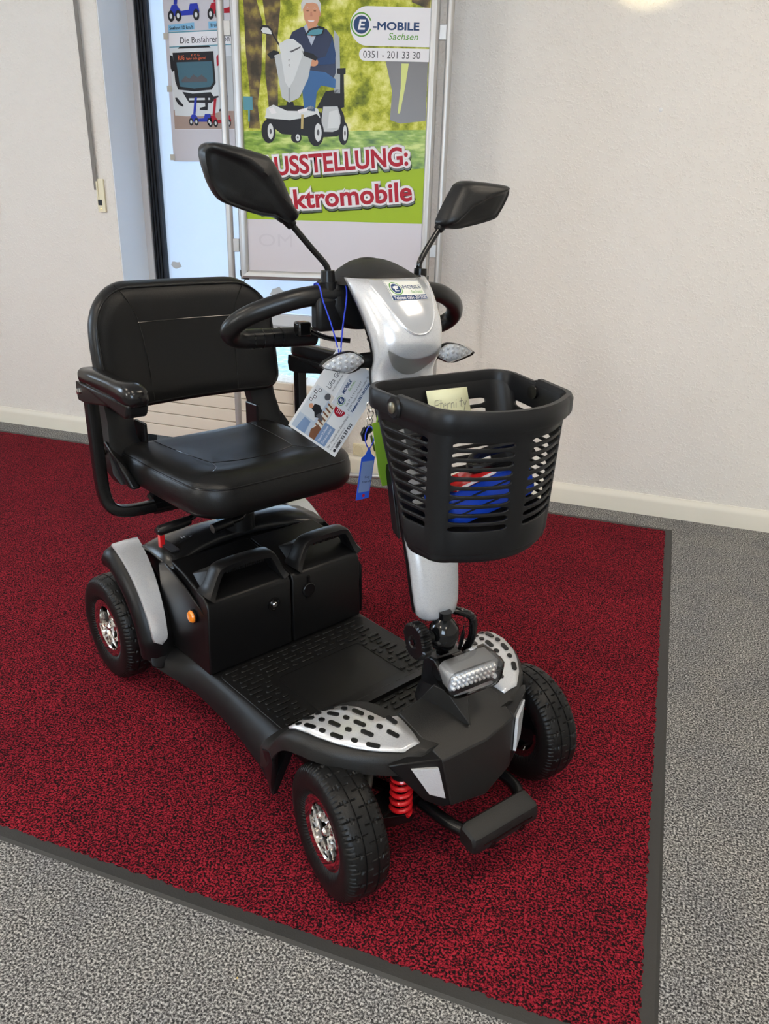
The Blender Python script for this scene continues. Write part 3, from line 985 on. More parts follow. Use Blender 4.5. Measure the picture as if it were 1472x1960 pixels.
rim_parts = []
rim_parts.append(sub(B().lathe([(.068, -.026), (.066, -.0315), (.063, -.0325), (.0495, -.0305), (.0475, -.028), (.0465, -.010), (.0455, .004), (.046, .020), (.052, .026), (.066, .030)], 48, ax, cap=False), 'rim', rimred, smooth=25))
rim_parts.append(sub(B().lathe([(.046, .012), (.0, .012)], 32, ax, cap=False), 'hub_back', BLACKG))
for k in range(3):                                   # three broad spokes with lug holes
    a = 2 * PI * k / 3 + .5
    b = B()
    pts = []
    for rr, w in ((.012, .85), (.026, .72), (.036, .66), (.047, .78)):
        pts.append((rr, w))
    left = [(rr * math.cos(a - w), rr * math.sin(a - w)) for rr, w in pts]
    right = [(rr * math.cos(a + w), rr * math.sin(a + w)) for rr, w in reversed(pts)]
    b.prism(left + right, -.004, -.012, ax)
    rim_parts.append(sub(b, 'spoke', mat('cast_aluminium', (.72, .71, .69), .30, metal=.9), bevel=.0025))
    c = (.030 * math.cos(a), .030 * math.sin(a))
    b = B()
    b.lathe([(.009, -.0124), (.0, -.0124)], 20, lambda x, y, h: (c[0] + x, h, c[1] + y), cap=False)
    rim_parts.append(sub(b, 'nut_recess', BLACKG))
    b = B()
    b.lathe([(.0062, -.012), (.0062, -.019), (.0045, -.022), (.004, -.026), (.0, -.0275)], 6, lambda x, y, h: (c[0] + x, h, c[1] + y))
    rim_parts.append(sub(b, 'wheel_nut', CHROME, smooth=50))
rim_parts.append(sub(B().lathe([(.013, -.010), (.012, -.017), (.008, -.020), (.0075, -.027), (.004, -.031), (0, -.032)], 18, ax), 'axle_cap', CHROME))
TY = tyre_mesh()
for (u, v, R, yaw, left) in ((-.066, -.239, .1175, -11, 0), (-.040, .236, .1175, -11, 1), (-.915, -.243, .130, 0, 0), (-.915, .243, .130, 0, 1)):
    w = link(bpy.data.objects.new('wheel', TY), SC)
    w.location = (u, v, R)
    w.rotation_euler = (0, random.uniform(0, 6), math.radians(yaw) + (PI if left else 0))
    w.rotation_mode = 'ZYX' if False else 'XYZ'
    k = R / .130
    w.scale = (k, 1.0, k)
    for q in rim_parts:
        c = link(q.copy(), w)
        c.scale = (1.13, 1.0, 1.13)

# ---- chassis, platform and front fenders
def prof_uz(poly, v0, v1, b=None):
    b = b or B()
    return b.prism(poly, v0, v1, lambda a, c, d: (a, d, c))


P(prof_uz([(-.80, .10), (-.10, .10), (-.10, .125), (-.80, .125)], -.05, .05), 'frame_beam', STEELB, bevel=.004)
# platform: cross sections along u (half widths of deck edge, skirt bottom and their heights)
secs = [(-.735, .215, .160, .262, .128), (-.70, .215, .162, .258, .120), (-.64, .212, .164, .240, .110), (-.57, .208, .165, .228, .108),
        (-.46, .206, .165, .231, .108), (-.37, .206, .165, .238, .106), (-.30, .207, .166, .246, .100), (-.26, .209, .170, .252, .088), (-.235, .212, .178, .258, .078)]
rows = []
for u, w, zt, wb_, zb in secs:
    half = [(0, zt), (w * .5, zt), (w - .006, zt), (w, zt - .003), (w + (wb_ - w) * .35, zt - (zt - zb) * .22), (w + (wb_ - w) * .8, zt - (zt - zb) * .62), (wb_, zb), (wb_ - .008, zb), (w - .004, zt - .02), (0, zt - .02)]
    ring = [(u, -a, c) for a, c in half[::-1]] + [(u, a, c) for a, c in half]
    rows.append(ring)
b = B()
b.loft(rows)
deck = P(b, 'platform', BLACK, smooth=40)
P(B().box(-.24, -.10, -.205, .205, .135, .166), 'platform_front', BLACK, smooth=30, bevel=.004)
# foot rubber with raised ribs
rub = rrect(-.523, -.150, -.200, .200, .022)
b = B()
b.prism(rub, .165, .1675)
rubber_mat = P(b, 'foot_mat', mat('foot_rubber', (.0048, .0048, .005), .38, bump=(800, .3)), bevel=.001)
b = B()
b.prism(rrect(-.0036, .0036, -.0155, .0155, .0034, 4), 0, .0032)
rib_l = sub(b, 'grip_rib', MATS['foot_rubber'], bevel=.0008)
b = B()
b.prism(rrect(-.0036, .0036, -.0065, .0065, .0034, 4), 0, .0032)
rib_s = sub(b, 'grip_rib', MATS['foot_rubber'], bevel=.0008)
cnt = 0
for i in range(23):
    u = -.512 + i * .0158
    v = -.188 + (.006 if i % 2 else 0)
    k = i % 3
    while v < .184:
        L = .031 if k % 2 == 0 else .013
        c = v + L / 2
        k += 1
        v += L + .0105
        if c + L / 2 > .191 or (-.438 < u < -.262 and -.118 < c < .118):
            continue
        if u > -.175 and abs(c) < .09: continue
        o = link((rib_l if L > .02 else rib_s).copy(), rubber_mat)
        o.location = (u, c, .1672)
        cnt += 1
b = B()
rr_ = rrect(-.432, -.268, -.112, .112, .012)
b.sweep([(x, y, .1678) for x, y in rr_], [(-.001, 0), (.001, 0), (.001, .0008), (-.001, .0008)], True)
P(b, 'smooth_field_edge', MATS['foot_rubber'], rubber_mat)


def fz(u):
    """height of the fender crown along u"""
    pts = [(-.285, .168), (-.262, .176), (-.240, .196), (-.215, .228), (-.19, .252), (-.165, .264), (-.13, .270), (-.08, .269), (-.03, .263), (.01, .252)]
    if u <= pts[0][0]: return pts[0][1]
    for (a, x), (c, y) in zip(pts, pts[1:]):
        if u <= c:
            t = (u - a) / (c - a)
            return x + (y - x) * t
    return pts[-1][1]


def vout(u):
    pts = [(-.285, .252), (-.24, .264), (-.20, .268), (-.16, .266), (-.12, .258), (-.085, .243), (-.055, .222), (-.03, .196), (-.01, .166), (.006, .135), (.012, .122)]
    if u <= pts[0][0]: return pts[0][1]
    for (a, x), (c, y) in zip(pts, pts[1:]):
        if u <= c: return x + (y - x) * (u - a) / (c - a)
    return pts[-1][1]


def vin(u):
    pts = [(-.285, .200), (-.22, .186), (-.19, .172), (-.165, .150), (-.14, .138), (-.11, .130), (-.084, .124), (-.076, .101), (-.06, .101), (-.03, .106), (.0, .112), (.012, .108)]
    if u <= pts[0][0]: return pts[0][1]
    for (a, x), (c, y) in zip(pts, pts[1:]):
        if u <= c: return x + (y - x) * (u - a) / (c - a)
    return pts[-1][1]


US = [-.285, -.270, -.255, -.24, -.228, -.215, -.20, -.185, -.17, -.155, -.14, -.12, -.10, -.084, -.076, -.06, -.045, -.03, -.015, -.003, .008]
for sg in (-1, 1):
    rows = []
    for u in US:
        vi, vo, z = vin(u) - .03, vout(u), fz(u)
        lipd = .022 + .02 * max(0, min(1, (-.2 - u) / .08))
        sec = [(vi, z - .012), (vi, z - .001), (vi + (vo - vi) * .5, z + .002), (vo - .014, z - .003), (vo - .005, z - .008), (vo, z - .016), (vo, z - .016 - lipd), (vo - .006, z - .016 - lipd), (vo - .008, z - .02), (vo - .02, z - .014)]
        rows.append([(u, sg * a, c) for a, c in sec])
    b = B()
    b.loft(rows)
    fen = P(b, 'fender', GREYP, smooth=45)
    # hanging rear flap of the arch
    b = B()
    b.hull([(u, sg * v, z) for u, v, z in [(-.285, .250, .15), (-.255, .262, .17), (-.232, .266, .185), (-.222, .266, .165), (-.236, .262, .105), (-.243, .256, .070), (-.252, .252, .075), (-.285, .246, .10), (-.285, .238, .15), (-.232, .246, .18), (-.245, .240, .08)]])
    P(b, 'fender_flap', BLACK, fen, bevel=.004)
    # silver inlay
    rows = []
    for u in [-.205, -.198, -.19, -.18, -.17, -.155, -.14, -.12, -.10, -.0845, -.0755, -.06, -.045, -.03, -.015, -.008]:
        vi, vo, z = vin(u), vout(u) - .016, fz(u)
        if u < -.19: vi, vo = vin(u) + .014 * (-.19 - u) / .015, vo - .014 * (-.19 - u) / .015
        if vo < vi + .004: vo = vi + .004
        rows.append([(u, sg * (vi + (vo - vi) * t), z + .0035 + .0015 * math.sin(PI * t)) for t in (0, .25, .5, .75, 1)])
    b = B()
    b.quadgrid(rows)
    pan = P(b, 'silver_inlay', SILVER, fen, smooth=60, solid=.0035)
    # oval anti-slip slots
    for r_i, (t, off) in enumerate(((.14, 0), (.38, .010), (.62, 0), (.86, .010))):
        u = -.190 + off * .6
        k = r_i
        while u < -.052:
            L = .024 if k % 2 == 0 else .012
            k += 1
            uc = u + L / 2
            vi, vo = vin(uc), vout(uc) - .016
            if vo - vi > .045:
                ang = math.atan2((vin(uc + .01) + (vout(uc + .01) - .016 - vin(uc + .01)) * t) - (vi + (vo - vi) * t), .01)
                sl = (fz(uc + .006) - fz(uc - .006)) / .012
                b = B()
                b.prism(rrect(-L / 2, L / 2, -.0046, .0046, .0044, 5), -.001, .0014)
                o = b.done('slot_pad', BLACKS, pan)
                o.location = (uc, sg * (vi + (vo - vi) * t), fz(uc) + .0042 + .0015 * math.sin(PI * t))
                o.rotation_euler = (0, -math.atan(sl), sg * ang)
            u += L + .0085

# nose cowl
A = [(-.115, .096, .272), (-.02, .100, .262), (.030, .092, .236)]
nose = B()
nose.hull([(u, s * v, z) for s in (-1, 1) for u, v, z in [(-.080, .094, .272), (-.02, .100, .262), (.030, .094, .236), (.046, .0, .243), (-.080, 0, .284), (-.02, .05, .274), (.044, .078, .142), (.054, 0, .128), (.030, .088, .145), (-.10, .09, .16)]])
P(nose, 'nose_cowl', GREYP, smooth=25, bevel=.0025)
for s in (-1, 1):
    b = B()
    b.hull([(u, s * v, z) for u, v, z in [(-.03, .098, .255), (.029, .094, .240), (.004, .160, .250), (-.012, .180, .246), (.043, .078, .142), (.037, .096, .146), (.025, .126, .168), (-.04, .160, .235), (-.04, .1, .15)]])
    cheek = P(b, 'cheek_panel', BLACK, smooth=25, bevel=.002)
    # reflector set into the cheek
    q = [Vector((u, s * v, z)) for u, v, z in [(.0085, .148, .238), (.0300, .103, .229), (.0395, .092, .166), (.0265, .120, .182)]]
    n = (q[1] - q[0]).cross(q[3] - q[0]).normalized()
    if n.x < 0: n = -n
    b = B()
    lo = [p + n * -.002 for p in q]
    hi = [p + n * .004 for p in q]
    b.hull(lo + hi)
    P(b, 'reflector', REFLECT, cheek, smooth=0, bevel=.001)
# step panel joining deck and nose
b = B()
b.hull([(u, s * v, z) for s in (-1, 1) for u, v, z in [(-.146, .122, .160), (-.120, .116, .200), (-.086, .106, .266), (-.05, .09, .262), (-.05, .1, .15)]])
P(b, 'step_panel', BLACK, bevel=.005)
# head-tube base
b = B()
b.loft([[(-.070 + r * 1.25 * math.cos(2 * PI * k / 24), r * math.sin(2 * PI * k / 24), z) for k in range(24)] for r, z in ((.040, .262), (.036, .285), (.032, .296), (.029, .345), (.026, .352))])
P(b, 'tiller_base', BLACK)

# ---- front axle, springs, bumper
P(B().box(-.075, -.025, -.205, .205, .098, .128), 'axle_beam', STEELB, smooth=0, bevel=.005)
for s in (-1, 1):
    path = []
    for k in range(5 * 16 + 1):
        a = 2 * PI * k / 16
        path.append((-.020 + .0165 * math.cos(a), s * .138 + .0165 * math.sin(a), .122 + .078 * k / 80))
    sprg = P(B().tube(path, .0046, 8), 'suspension_spring', REDG)
    P(B().tube([(-.020, s * .138, .10), (-.020, s * .138, .225)], .008, 12), 'damper_rod', BLACKG, sprg)
    P(B().tube([(-.020, s * .138, .196), (-.020, s * .138, .235)], .019, 16), 'spring_seat', BLACK, sprg)
    P(B().hull([(-.045, s * .13, .10), (.0, s * .125, .105), (-.04, s * .215, .10), (-.06, s * .215, .10), (-.045, s * .13, .125), (.0, s * .125, .122), (-.04, s * .215, .13), (-.06, s * .215, .13)]), 'suspension_arm', STEELB, smooth=0, bevel=.003)
    P(B().tube([(-.075, s * .165, .185), (-.06, s * .18, .178), (-.05, s * .195, .165)], [.009, .008, .008], 12), 'link_bolt', mat('zinc', (.45, .45, .42), .35, metal=.8))
    P(B().tube([(-.30, s * .12, .115), (-.16, s * .13, .105), (-.06, s * .10, .11)], .011, 12), 'frame_tube', STEELB)
    P(B().tube(smoothpath([(-.02, s * .085, .108), (.035, s * .083, .107), (.066, s * .076, .105), (.092, s * .058 - .006, .102)], 5), .0115, 14), 'bumper_arm', STEELB)
BMt = Matrix.Translation((.098, -.009, .006)) @ Matrix.Rotation(math.radians(-6), 4, 'Z')
b = B()
prof = [(-.016, .080), (.016, .077), (.021, .082), (.0215, .099), (.018, .109), (.013, .113), (-.016, .1195), (-.021, .116), (-.021, .085)]
b.loft([[(x * sc - (1 - sc) * .006, y, .092 + (z - .092) * sc) for x, z in prof] for y, sc in ((-.078, .74), (-.074, .93), (-.066, 1), (.066, 1), (.074, .93), (.078, .74))])
bum = P(b, 'bumper', mat('bumper_rubber', (.010, .010, .0098), .42, bump=(900, .4)), smooth=28, M=BMt)
P(B().box(-.0, .0225, -.058, .058, .093, .0955), 'bumper_groove', BLACKG, bum, smooth=0, M=BMt)
for y in (-.035, .035):
    P(B().lathe([(.008, .0195), (.007, .0215), (.0, .0208)], 16, lambda x, yy, h: (h, y + x, .082 + yy)), 'bumper_screw', STEELB, bum, M=BMt)

# ---- rear body
body = P(prof_uz([(-.56, .12), (-.56, .30), (-.66, .352), (-.72, .360), (-.83, .362), (-.86, .335), (-.875, .26), (-.96, .22), (-.96, .17), (-.74, .14)], -.192, .192), 'rear_body', BLACK, bevel=.008)
# crowned rear cover
rows = []
for u, z, hw in ((-.672, .380, .205), (-.687, .397, .210), (-.73, .403, .212), (-.79, .402, .210), (-.825, .394, .208), (-.85, .378, .204), (-.868, .35, .20), (-.88, .29, .19)):
    row = []
    for k in range(13):
        t = -1 + k / 6
        row.append((u - .055 * (1 - t * t) * max(0, min(1, (u + .80) / .09)), hw * t, z - .014 - .018 * t ** 4))
    rows.append(row)
b = B()
b.quadgrid(rows)
cov = P(b, 'rear_cover', mat('satin_black', (.010, .010, .0105), .26, bump=(900, .12)), smooth=50, solid=.012)
# slot with red brake lever and print beside it
B().box(-.015, .015, -.0035, .0035, 0, .002)
b = B()
b.prism(rrect(-.034, .034, -.010, .010, .006), 0, .003)
sl = b.done('lever_slot', PDARK, cov)
sl.location = (-.748, -.178, .3790)
b = B()
b.prism(rrect(-.006, .006, -.006, .006, .002), -.01, .030)
rl = b.done('release_lever', REDG, cov, bevel=.001)
rl.location = (-.765, -.186, .378)
lettering('N  2  ON', .014, PWHITE, cov, axes((-.755, -.142, .3865), (0, 1, 0), (-1, 0, 0)))
b = B()
b.prism([(-.030, -.018), (.030, -.018), (.030, .018), (-.030, .018)], 0, .0006)
lb = b.done('blue_label', PSKY, cov, smooth=0)
lb.location = (-.80, .005, .3875)
lb.rotation_euler = (0, 0, math.radians(80))

# battery boxes
for s, v0, v1 in ((-1, -.2145, -.0022), (1, .0022, .200)):
    prof = [(-.528, .167), (-.530, .322), (-.536, .333), (-.552, .340), (-.640, .362), (-.70, .370), (-.70, .167)]
    vv0, vv1 = (v0, v1)
    b = B()
    out = lambda a, c, d: (a, d + (-.0 if abs(d) < .1 else -math.copysign(.018, d) * max(0, (c - .30) / .09)), c)
    b.prism(prof, vv0, vv1, out)
    bx = P(b, 'battery_box', BOXBLK, bevel=.004, seg=3)
    # carrying handle
    va, vb = (-.198, -.012) if s < 0 else (.022, .196)
    path = smoothpath([(-.560, va, .338), (-.562, va + .012, .352), (-.566, va + .030, .380), (-.567, va + .045, .391), (-.567, (va + vb) / 2, .394), (-.567, vb - .034, .392), (-.566, vb - .020, .383), (-.562, vb - .007, .352), (-.560, vb, .338)], 4)
    rings = []
    for i, p in enumerate(path):
        t = (path[min(i + 1, len(path) - 1)] - path[max(i - 1, 0)]).normalized()
        nrm = Vector((1, 0, 0)).cross(t).normalized()
        f = abs(i / (len(path) - 1) - .5) * 2
        dw = .019 + .012 * f ** 4
        th = .0075 + .003 * f ** 4
        rings.append([p + Vector((dw * x, 0, 0)) + nrm * (th * y) for x, y in ((-1, -.8), (-.8, -1), (.8, -1), (1, -.8), (1, .6), (.7, 1), (-.7, 1), (-1, .6))])
    b = B()
    b.loft(rings)
    hd = P(b, 'carry_handle', BLACK, bx, smooth=40)
    P(B().hull([(-.553, va - .004, .340), (-.553, va + .022, .342), (-.630, va + .01, .362), (-.630, va + .05, .364), (-.575, va + .03, .384), (-.595, va + .05, .386), (-.553, va + .012, .352)]), 'handle_gusset', BLACK, hd, bevel=.003)
    for k in range(16):
        y = va + .052 + k * (vb - va - .098) / 15
        P(B().box(-.584, -.552, y - .0016, y + .0016, .3795, .3865), 'grip_tooth', BLACK, hd, smooth=0)
    if s < 0:
        c = (-.5297, -.050, .283)
        P(B().lathe([(.0155, .001), (.0155, .004), (.0125, .0045), (.0105, .0015), (0, .001)], 28, lambda x, y, h: (c[0] + h, c[1] + x, c[2] + y)), 'lock_ring', BLACKG, bx)
        P(B().lathe([(.006, .001), (.006, .007), (.0045, .0085), (.0, .0085)], 18, lambda x, y, h: (c[0] + h, c[1] + x, c[2] + y)), 'lock_cylinder', CHROME, bx)
    else:
        c = (-.5297, .045, .287)
        P(B().lathe([(.0165, .0005), (.0165, .0035), (.015, .005), (0, .005)], 28, lambda x, y, h: (c[0] + h, c[1] + x, c[2] + y)), 'socket_cover', BLACKS, bx)
        P(B().box(c[0], c[0] + .003, c[1] - .003, c[1] + .003, c[2] + .012, c[2] + .034), 'cover_tab', BLACKS, bx, smooth=0)
        P(B().box(c[0], c[0] + .004, c[1] - .006, c[1] + .006, c[2] - .0205, c[2] - .013), 'cover_lip', BLACKS, bx, smooth=0, bevel=.001)
# side shoulder panels with amber side lights
for s in (-1, 1):
    b = B()
    b.hull([(u, s * v, z) for u, v, z in [(-.533, .212, .168), (-.533, .208, .30), (-.60, .213, .338), (-.70, .213, .368), (-.735, .213, .355), (-.735, .215, .160), (-.545, .196, .17), (-.72, .19, .36)]])
    sp_ = P(b, 'side_panel', BOXBLK, bevel=.005)
    b = B()
    b.lathe([(.0135, 0), (.0135, .006), (.011, .0095), (0, .0105)], 24, lambda x, y, h: (-.585 + x, s * (.2135 + h), .287 + y))
    P(b, 'side_light', AMBER, sp_)
    P(B().lathe([(.0155, 0), (.0155, .003), (.013, .004)], 24, lambda x, y, h: (-.585 + x, s * (.2135 + h), .287 + y)), 'side_light_ring', BLACKG, sp_)

# rear fenders round the wheels
cu, cz = -.915, .130
for s in (-1, 1):
    rows = []
    NA = 40
    for k in range(NA + 1):
        ph = math.radians(2 + 77 * k / NA)
        f = min(1, k / 6)
        dr = -.010 * max(0, (k - 36) / 4) ** 2 - .012 * (1 - f)
        sec = [(.200, .222), (.214, .236), (.240, .2405), (.262, .238), (.276, .229), (.283, .212), (.280, .194), (.272, .184), (.262, .186), (.258, .198), (.250, .212), (.200, .206)]
        rows.append([(cu + (r + dr) * math.cos(ph), s * (.2 + (v - .2) * (.93 + .07 * f)), cz + .006 + (r + dr) * math.sin(ph)) for v, r in sec])
    b = B()
    b.loft(rows)
    fr_ = P(b, 'rear_fender', BLACK, smooth=50)
    rows = []
    NA = 30
    for k in range(NA + 1):
        t = k / NA
        ph = math.radians(12 + 64 * t)
        e = min(1, t * 22) ** .5
        v0_, v1_ = .244 - .014 * e - .030 * t, .250 + .015 * e
        rows.append([(cu + (.2425 + x) * math.cos(ph), s * v, cz + .006 + (.2425 + x) * math.sin(ph)) for v, x in ((v0_, -.003), (v0_ + .002, .001), ((v0_ + v1_) / 2, .002), (v1_ - .002, 0), (v1_, -.004))])
    b = B()
    b.quadgrid(rows)
    P(b, 'silver_inlay', SILVER, fr_, smooth=50, solid=.002)
    P(B().hull([(u, s * v, z) for u, v, z in [(-.74, .20, .125), (-.69, .20, .12), (-.675, .255, .125), (-.69, .272, .13), (-.70, .27, .165), (-.735, .2, .19), (-.71, .21, .20), (-.705, .25, .19), (-.69, .21, .165)]]), 'fender_foot', BLACK, fr_, bevel=.005)
P(B().tube([(-.915, -.205, .13), (-.915, .205, .13)], .02, 14), 'rear_axle', STEELB)

# ---- seat
pole = P(B().lathe([(.034, .385), (.033, .425), (.029, .43), (.029, .385)], 24, lambda x, y, h: (-.735 + x, y, h)), 'post_collar', BLACKS)
P(B().tube([(-.735, 0, .40), (-.735, 0, .51)], .0205, 24), 'seat_post', mat('dark_chrome', (.35, .33, .31), .18, metal=1))
P(B().box(-.82, -.62, -.11, .11, .487, .510), 'seat_base', STEELB, smooth=0, bevel=.004)
P(B().hull([(u, v, z) for v in (-.075, .075) for u, z in ((-.855, .432), (-.805, .432), (-.855, .465), (-.74, .492), (-.80, .505), (-.72, .475))]), 'armrest_carrier', STEELB, smooth=0, bevel=.004)
P(B().tube(smoothpath([(-.72, -.06, .478), (-.700, -.11, .468), (-.687, -.165, .456)], 5), .0065, 12), 'swivel_lever', STEELB)
P(B().tube([(-.687, -.155, .457), (-.686, -.175, .455), (-.685, -.225, .452), (-.685, -.232, .4515)], [.010, .0115, .0115, .007], 14), 'lever_grip', BLACKS)
P(B().tube(smoothpath([(-.70, -.02, .480), (-.63, -.055, .462), (-.625, -.10, .455)], 5), .0065, 12), 'tilt_lever', STEELB)
P(B().tube([(-.626, -.088, .456), (-.625, -.135, .452)], [.011, .010], 14), 'lever_grip', BLACKS)
def seat_outline(ins, n=10):
    return rrect(-.925 + ins, -.524 - ins, -.212 + ins, .212 - ins, [max(.02, .075 - ins), max(.012, .05 - ins), max(.012, .05 - ins), max(.02, .075 - ins)], n, 12)
def seat_taper(x, y):
    k = max(0, (x + .75) / .22)
    return x, y * (1 - .07 * k * k)
def ztop(x, y):
    """dished seat surface with a front roll"""
    t = max(0, min(1, (x + .66) / .10))
    z = .577 + .010 * t * t * (3 - 2 * t)
    z += .012 * (abs(y) / .2) ** 3
    return z
rings = []
for ins, z in ((.040, .502), (.014, .506), (.004, .518), (.0, .536), (.001, .556), (.005, .567)):
    rings.append([(*seat_taper(x, y), z) for x, y in seat_outline(ins)])
for ins, dz in ((.010, -.001), (.016, .0015), (.030, .004), (.055, .004), (.09, .002), (.13, .0), (.17, 0)):
    ring = []
    for x, y in seat_outline(ins):
        x, y = seat_taper(x, y)
        e = min(1, ins / .05)
        ring.append((x, y, .572 + (ztop(x, y) - .572 + dz) * e + dz * (1 - e)))
    rings.append(ring)
b = B()
b.loft(rings)
seat = P(b, 'seat_cushion', LEATHER, smooth=60)
P(B().sweep([(*seat_taper(x, y), .5695) for x, y in seat_outline(.0075)], [(.0022 * math.cos(PI * k / 4), .0022 * math.sin(PI * k / 4)) for k in range(8)], True), 'piping', BLACKS, seat)
def seam(pts, name, parent, r=.0009):
    return P(B().tube(smoothpath(pts, 6), r, 6), name, BLACKG, parent)
def son(x, y): return (x, y, ztop(x, y) + .0042)
for s in (-1, 1):
    seam([son(-.88, s * .13), son(-.80, s * .125), son(-.72, s * .115), son(-.665, s * .105)], 'seam', seat)
    seam([son(-.665, s * .105), son(-.62, s * .12), son(-.58, s * .15)], 'seam', seat)
seam([son(-.665, -.105), son(-.650, -.05), son(-.645, 0), son(-.650, .05), son(-.665, .105)], 'seam', seat)
# backrest
def bdef(v, z, d):
    """d = distance in front of the back plane"""
    u = -.948 + .45 * v * v - .16 * (z - .66) + d
    return (u, v, z)
def bout(ins, n=10):
    return rrect(-.232 + ins, .232 - ins, .657 + ins, .930 - ins, [max(.02, .100 - ins), max(.02, .100 - ins), max(.015, .045 - ins), max(.015, .045 - ins)], n, 14)
rings = []
for ins, d in ((.03, -.006), (.008, -.002), (.001, .010), (.0, .024), (.004, .038), (.010, .044), (.014, .0435), (.022, .048), (.045, .051), (.08, .050), (.114, .049)):
    rings.append([bdef(v * (1 - .05 * max(0, (z - .80) / .13)), z, d) for v, z in bout(ins)])
b = B()
b.loft(rings)
back = P(b, 'backrest', LEATHER, smooth=60)
P(B().tube([Vector(bdef(v, z, .0455)) for v, z in bout(.012) + bout(.012)[:1]], .0018, 6, False), 'piping', BLACKS, back)
for s in (-1, 1):
    seam([bdef(s * .165, .925, .046), bdef(s * .145, .90, .0505), bdef(s * .125, .86, .051), bdef(s * .115, .80, .051), bdef(s * .112, .72, .051), bdef(s * .11, .672, .047)], 'seam', back)
seam([bdef(-.124, .845, .0515), bdef(0, .845, .0515), bdef(.124, .845, .0515)], 'seam', back)
for s in (-1, 1):
    # moulded shell arm joining seat and back
    rows = []
    for z, u0, w0, w1 in ((.720, -.945, .150, .222), (.68, -.938, .152, .222), (.64, -.925, .158, .222), (.60, -.912, .160, .228), (.565, -.900, .150, .236), (.53, -.885, .140, .238), (.507, -.872, .14, .228)):
        rows.append([(u0 + .012, s * w0, z), (u0 + .012 + .008, s * (w0 + w1) / 2, z), (u0 + .024, s * (w1 - .008), z), (u0 + .020, s * w1, z), (u0 - .02, s * w1, z), (u0 - .024, s * (w0 + w1) / 2, z), (u0 - .018, s * w0, z)])
    b = B()
    b.loft(rows)
    shell = P(b, 'back_bracket', BLACK, smooth=50)
    P(B().box(-.925, -.872, *sorted((s * .145, s * .153)), .57, .63), 'hinge', STEELB, shell, smooth=0, bevel=.003)
    b = B()
    b.hull([(-.93, s * .230, .585), (-.90, s * .236, .600), (-.86, s * .236, .575), (-.80, s * .226, .508), (-.86, s * .215, .502), (-.93, s * .222, .53), (-.93, s * .20, .585), (-.80, s * .20, .508)])
    P(b, 'seat_shell', BLACK, shell, bevel=.006)
    P(B().lathe([(.008, 0), (.007, .004), (0, .005)], 6, lambda x, y, h: (-.905 + x, s * (.2365 + h), .572 + y)), 'hinge_bolt', STEELB, shell)
    # armrest: post, bracket, pad
    vp = s * .270
    post = smoothpath([(-.860, vp, .735), (-.859, vp, .64), (-.857, vp, .54)], 4) + smoothpath([(-.855, vp * .997, .505), (-.852, vp * .985, .480), (-.848, vp * .955, .462), (-.844, vp * .90, .452), (-.840, vp * .83, .448), (-.836, vp * .74, .447)], 4) + [Vector((-.832, s * .10, .447))]
    rings = []
    for i, p in enumerate(post):
        t = (post[min(i + 1, len(post) - 1)] - post[max(i - 1, 0)]).normalized()
        a = Vector((1, 0, 0))
        a = (a - t * a.dot(t)).normalized()
        c = t.cross(a)
        rings.append([p + a * x + c * y for x, y in rrect(-.0125, .0125, -.0125, .0125, .004, 3)])
    b = B()
    b.loft(rings)
    arm = P(b, 'armrest_post', STEELB, smooth=40)
    P(B().tube([(-.8345, s * .165, .447), (-.831, s * .06, .447)], .021, 4), 'receiver_tube', STEELB, arm, smooth=0)
    P(B().tube([(-.850, s * .15, .450), (-.868, s * .15, .462)], [.010, .014], 10), 'clamp_knob', BLACKS, arm)
    b = B()
    b.hull([(u, vp + w, z) for w in (-.018, .018) for u, z in ((-.885, .742), (-.888, .722), (-.882, .702), (-.845, .702), (-.830, .720), (-.76, .733), (-.63, .733), (-.63, .748))])
    P(b, 'armrest_bracket', STEELB, arm, bevel=.003)
    P(B().lathe([(.007, 0), (.0065, .004), (0, .0045)], 6, lambda x, y, h: (-.872 + x, vp + s * (.018 + h), .722 + y)), 'pivot_bolt', CHROME, arm)
    rings = []
    for u, w, z0, z1, r in ((-.880, .009, .744, .758, .006), (-.875, .016, .741, .768, .010), (-.861, .0205, .739, .773, .013), (-.80, .0205, .739, .775, .013), (-.72, .020, .738, .775, .013), (-.690, .022, .735, .776, .015), (-.660, .0245, .732, .778, .018), (-.642, .0245, .731, .777, .018), (-.627, .021, .735, .772, .016), (-.619, .011, .745, .760, .008)):
        rings.append([(u, vp + a, c) for a, c in rrect(-w, w, z0, z1, min(r, w * .95, (z1 - z0) * .48), 4)])
    b = B()
    b.loft(rings)
    pad = P(b, 'armrest_pad', mat('armrest_vinyl', (.0065, .006, .0065), .20, bump=(500, .08)), arm, smooth=60)
    b = B()
    b.hull([(u, vp + w, z) for u, w, z in [(-.875, -.019, .741), (-.875, .019, .741), (-.630, -.022, .739), (-.630, .022, .739), (-.72, -.017, .722), (-.72, .017, .722), (-.645, -.022, .711), (-.645, .022, .711), (-.634, -.017, .719), (-.634, .017, .719)]])
    P(b, 'pad_shell', BLACKS, arm, bevel=.004)

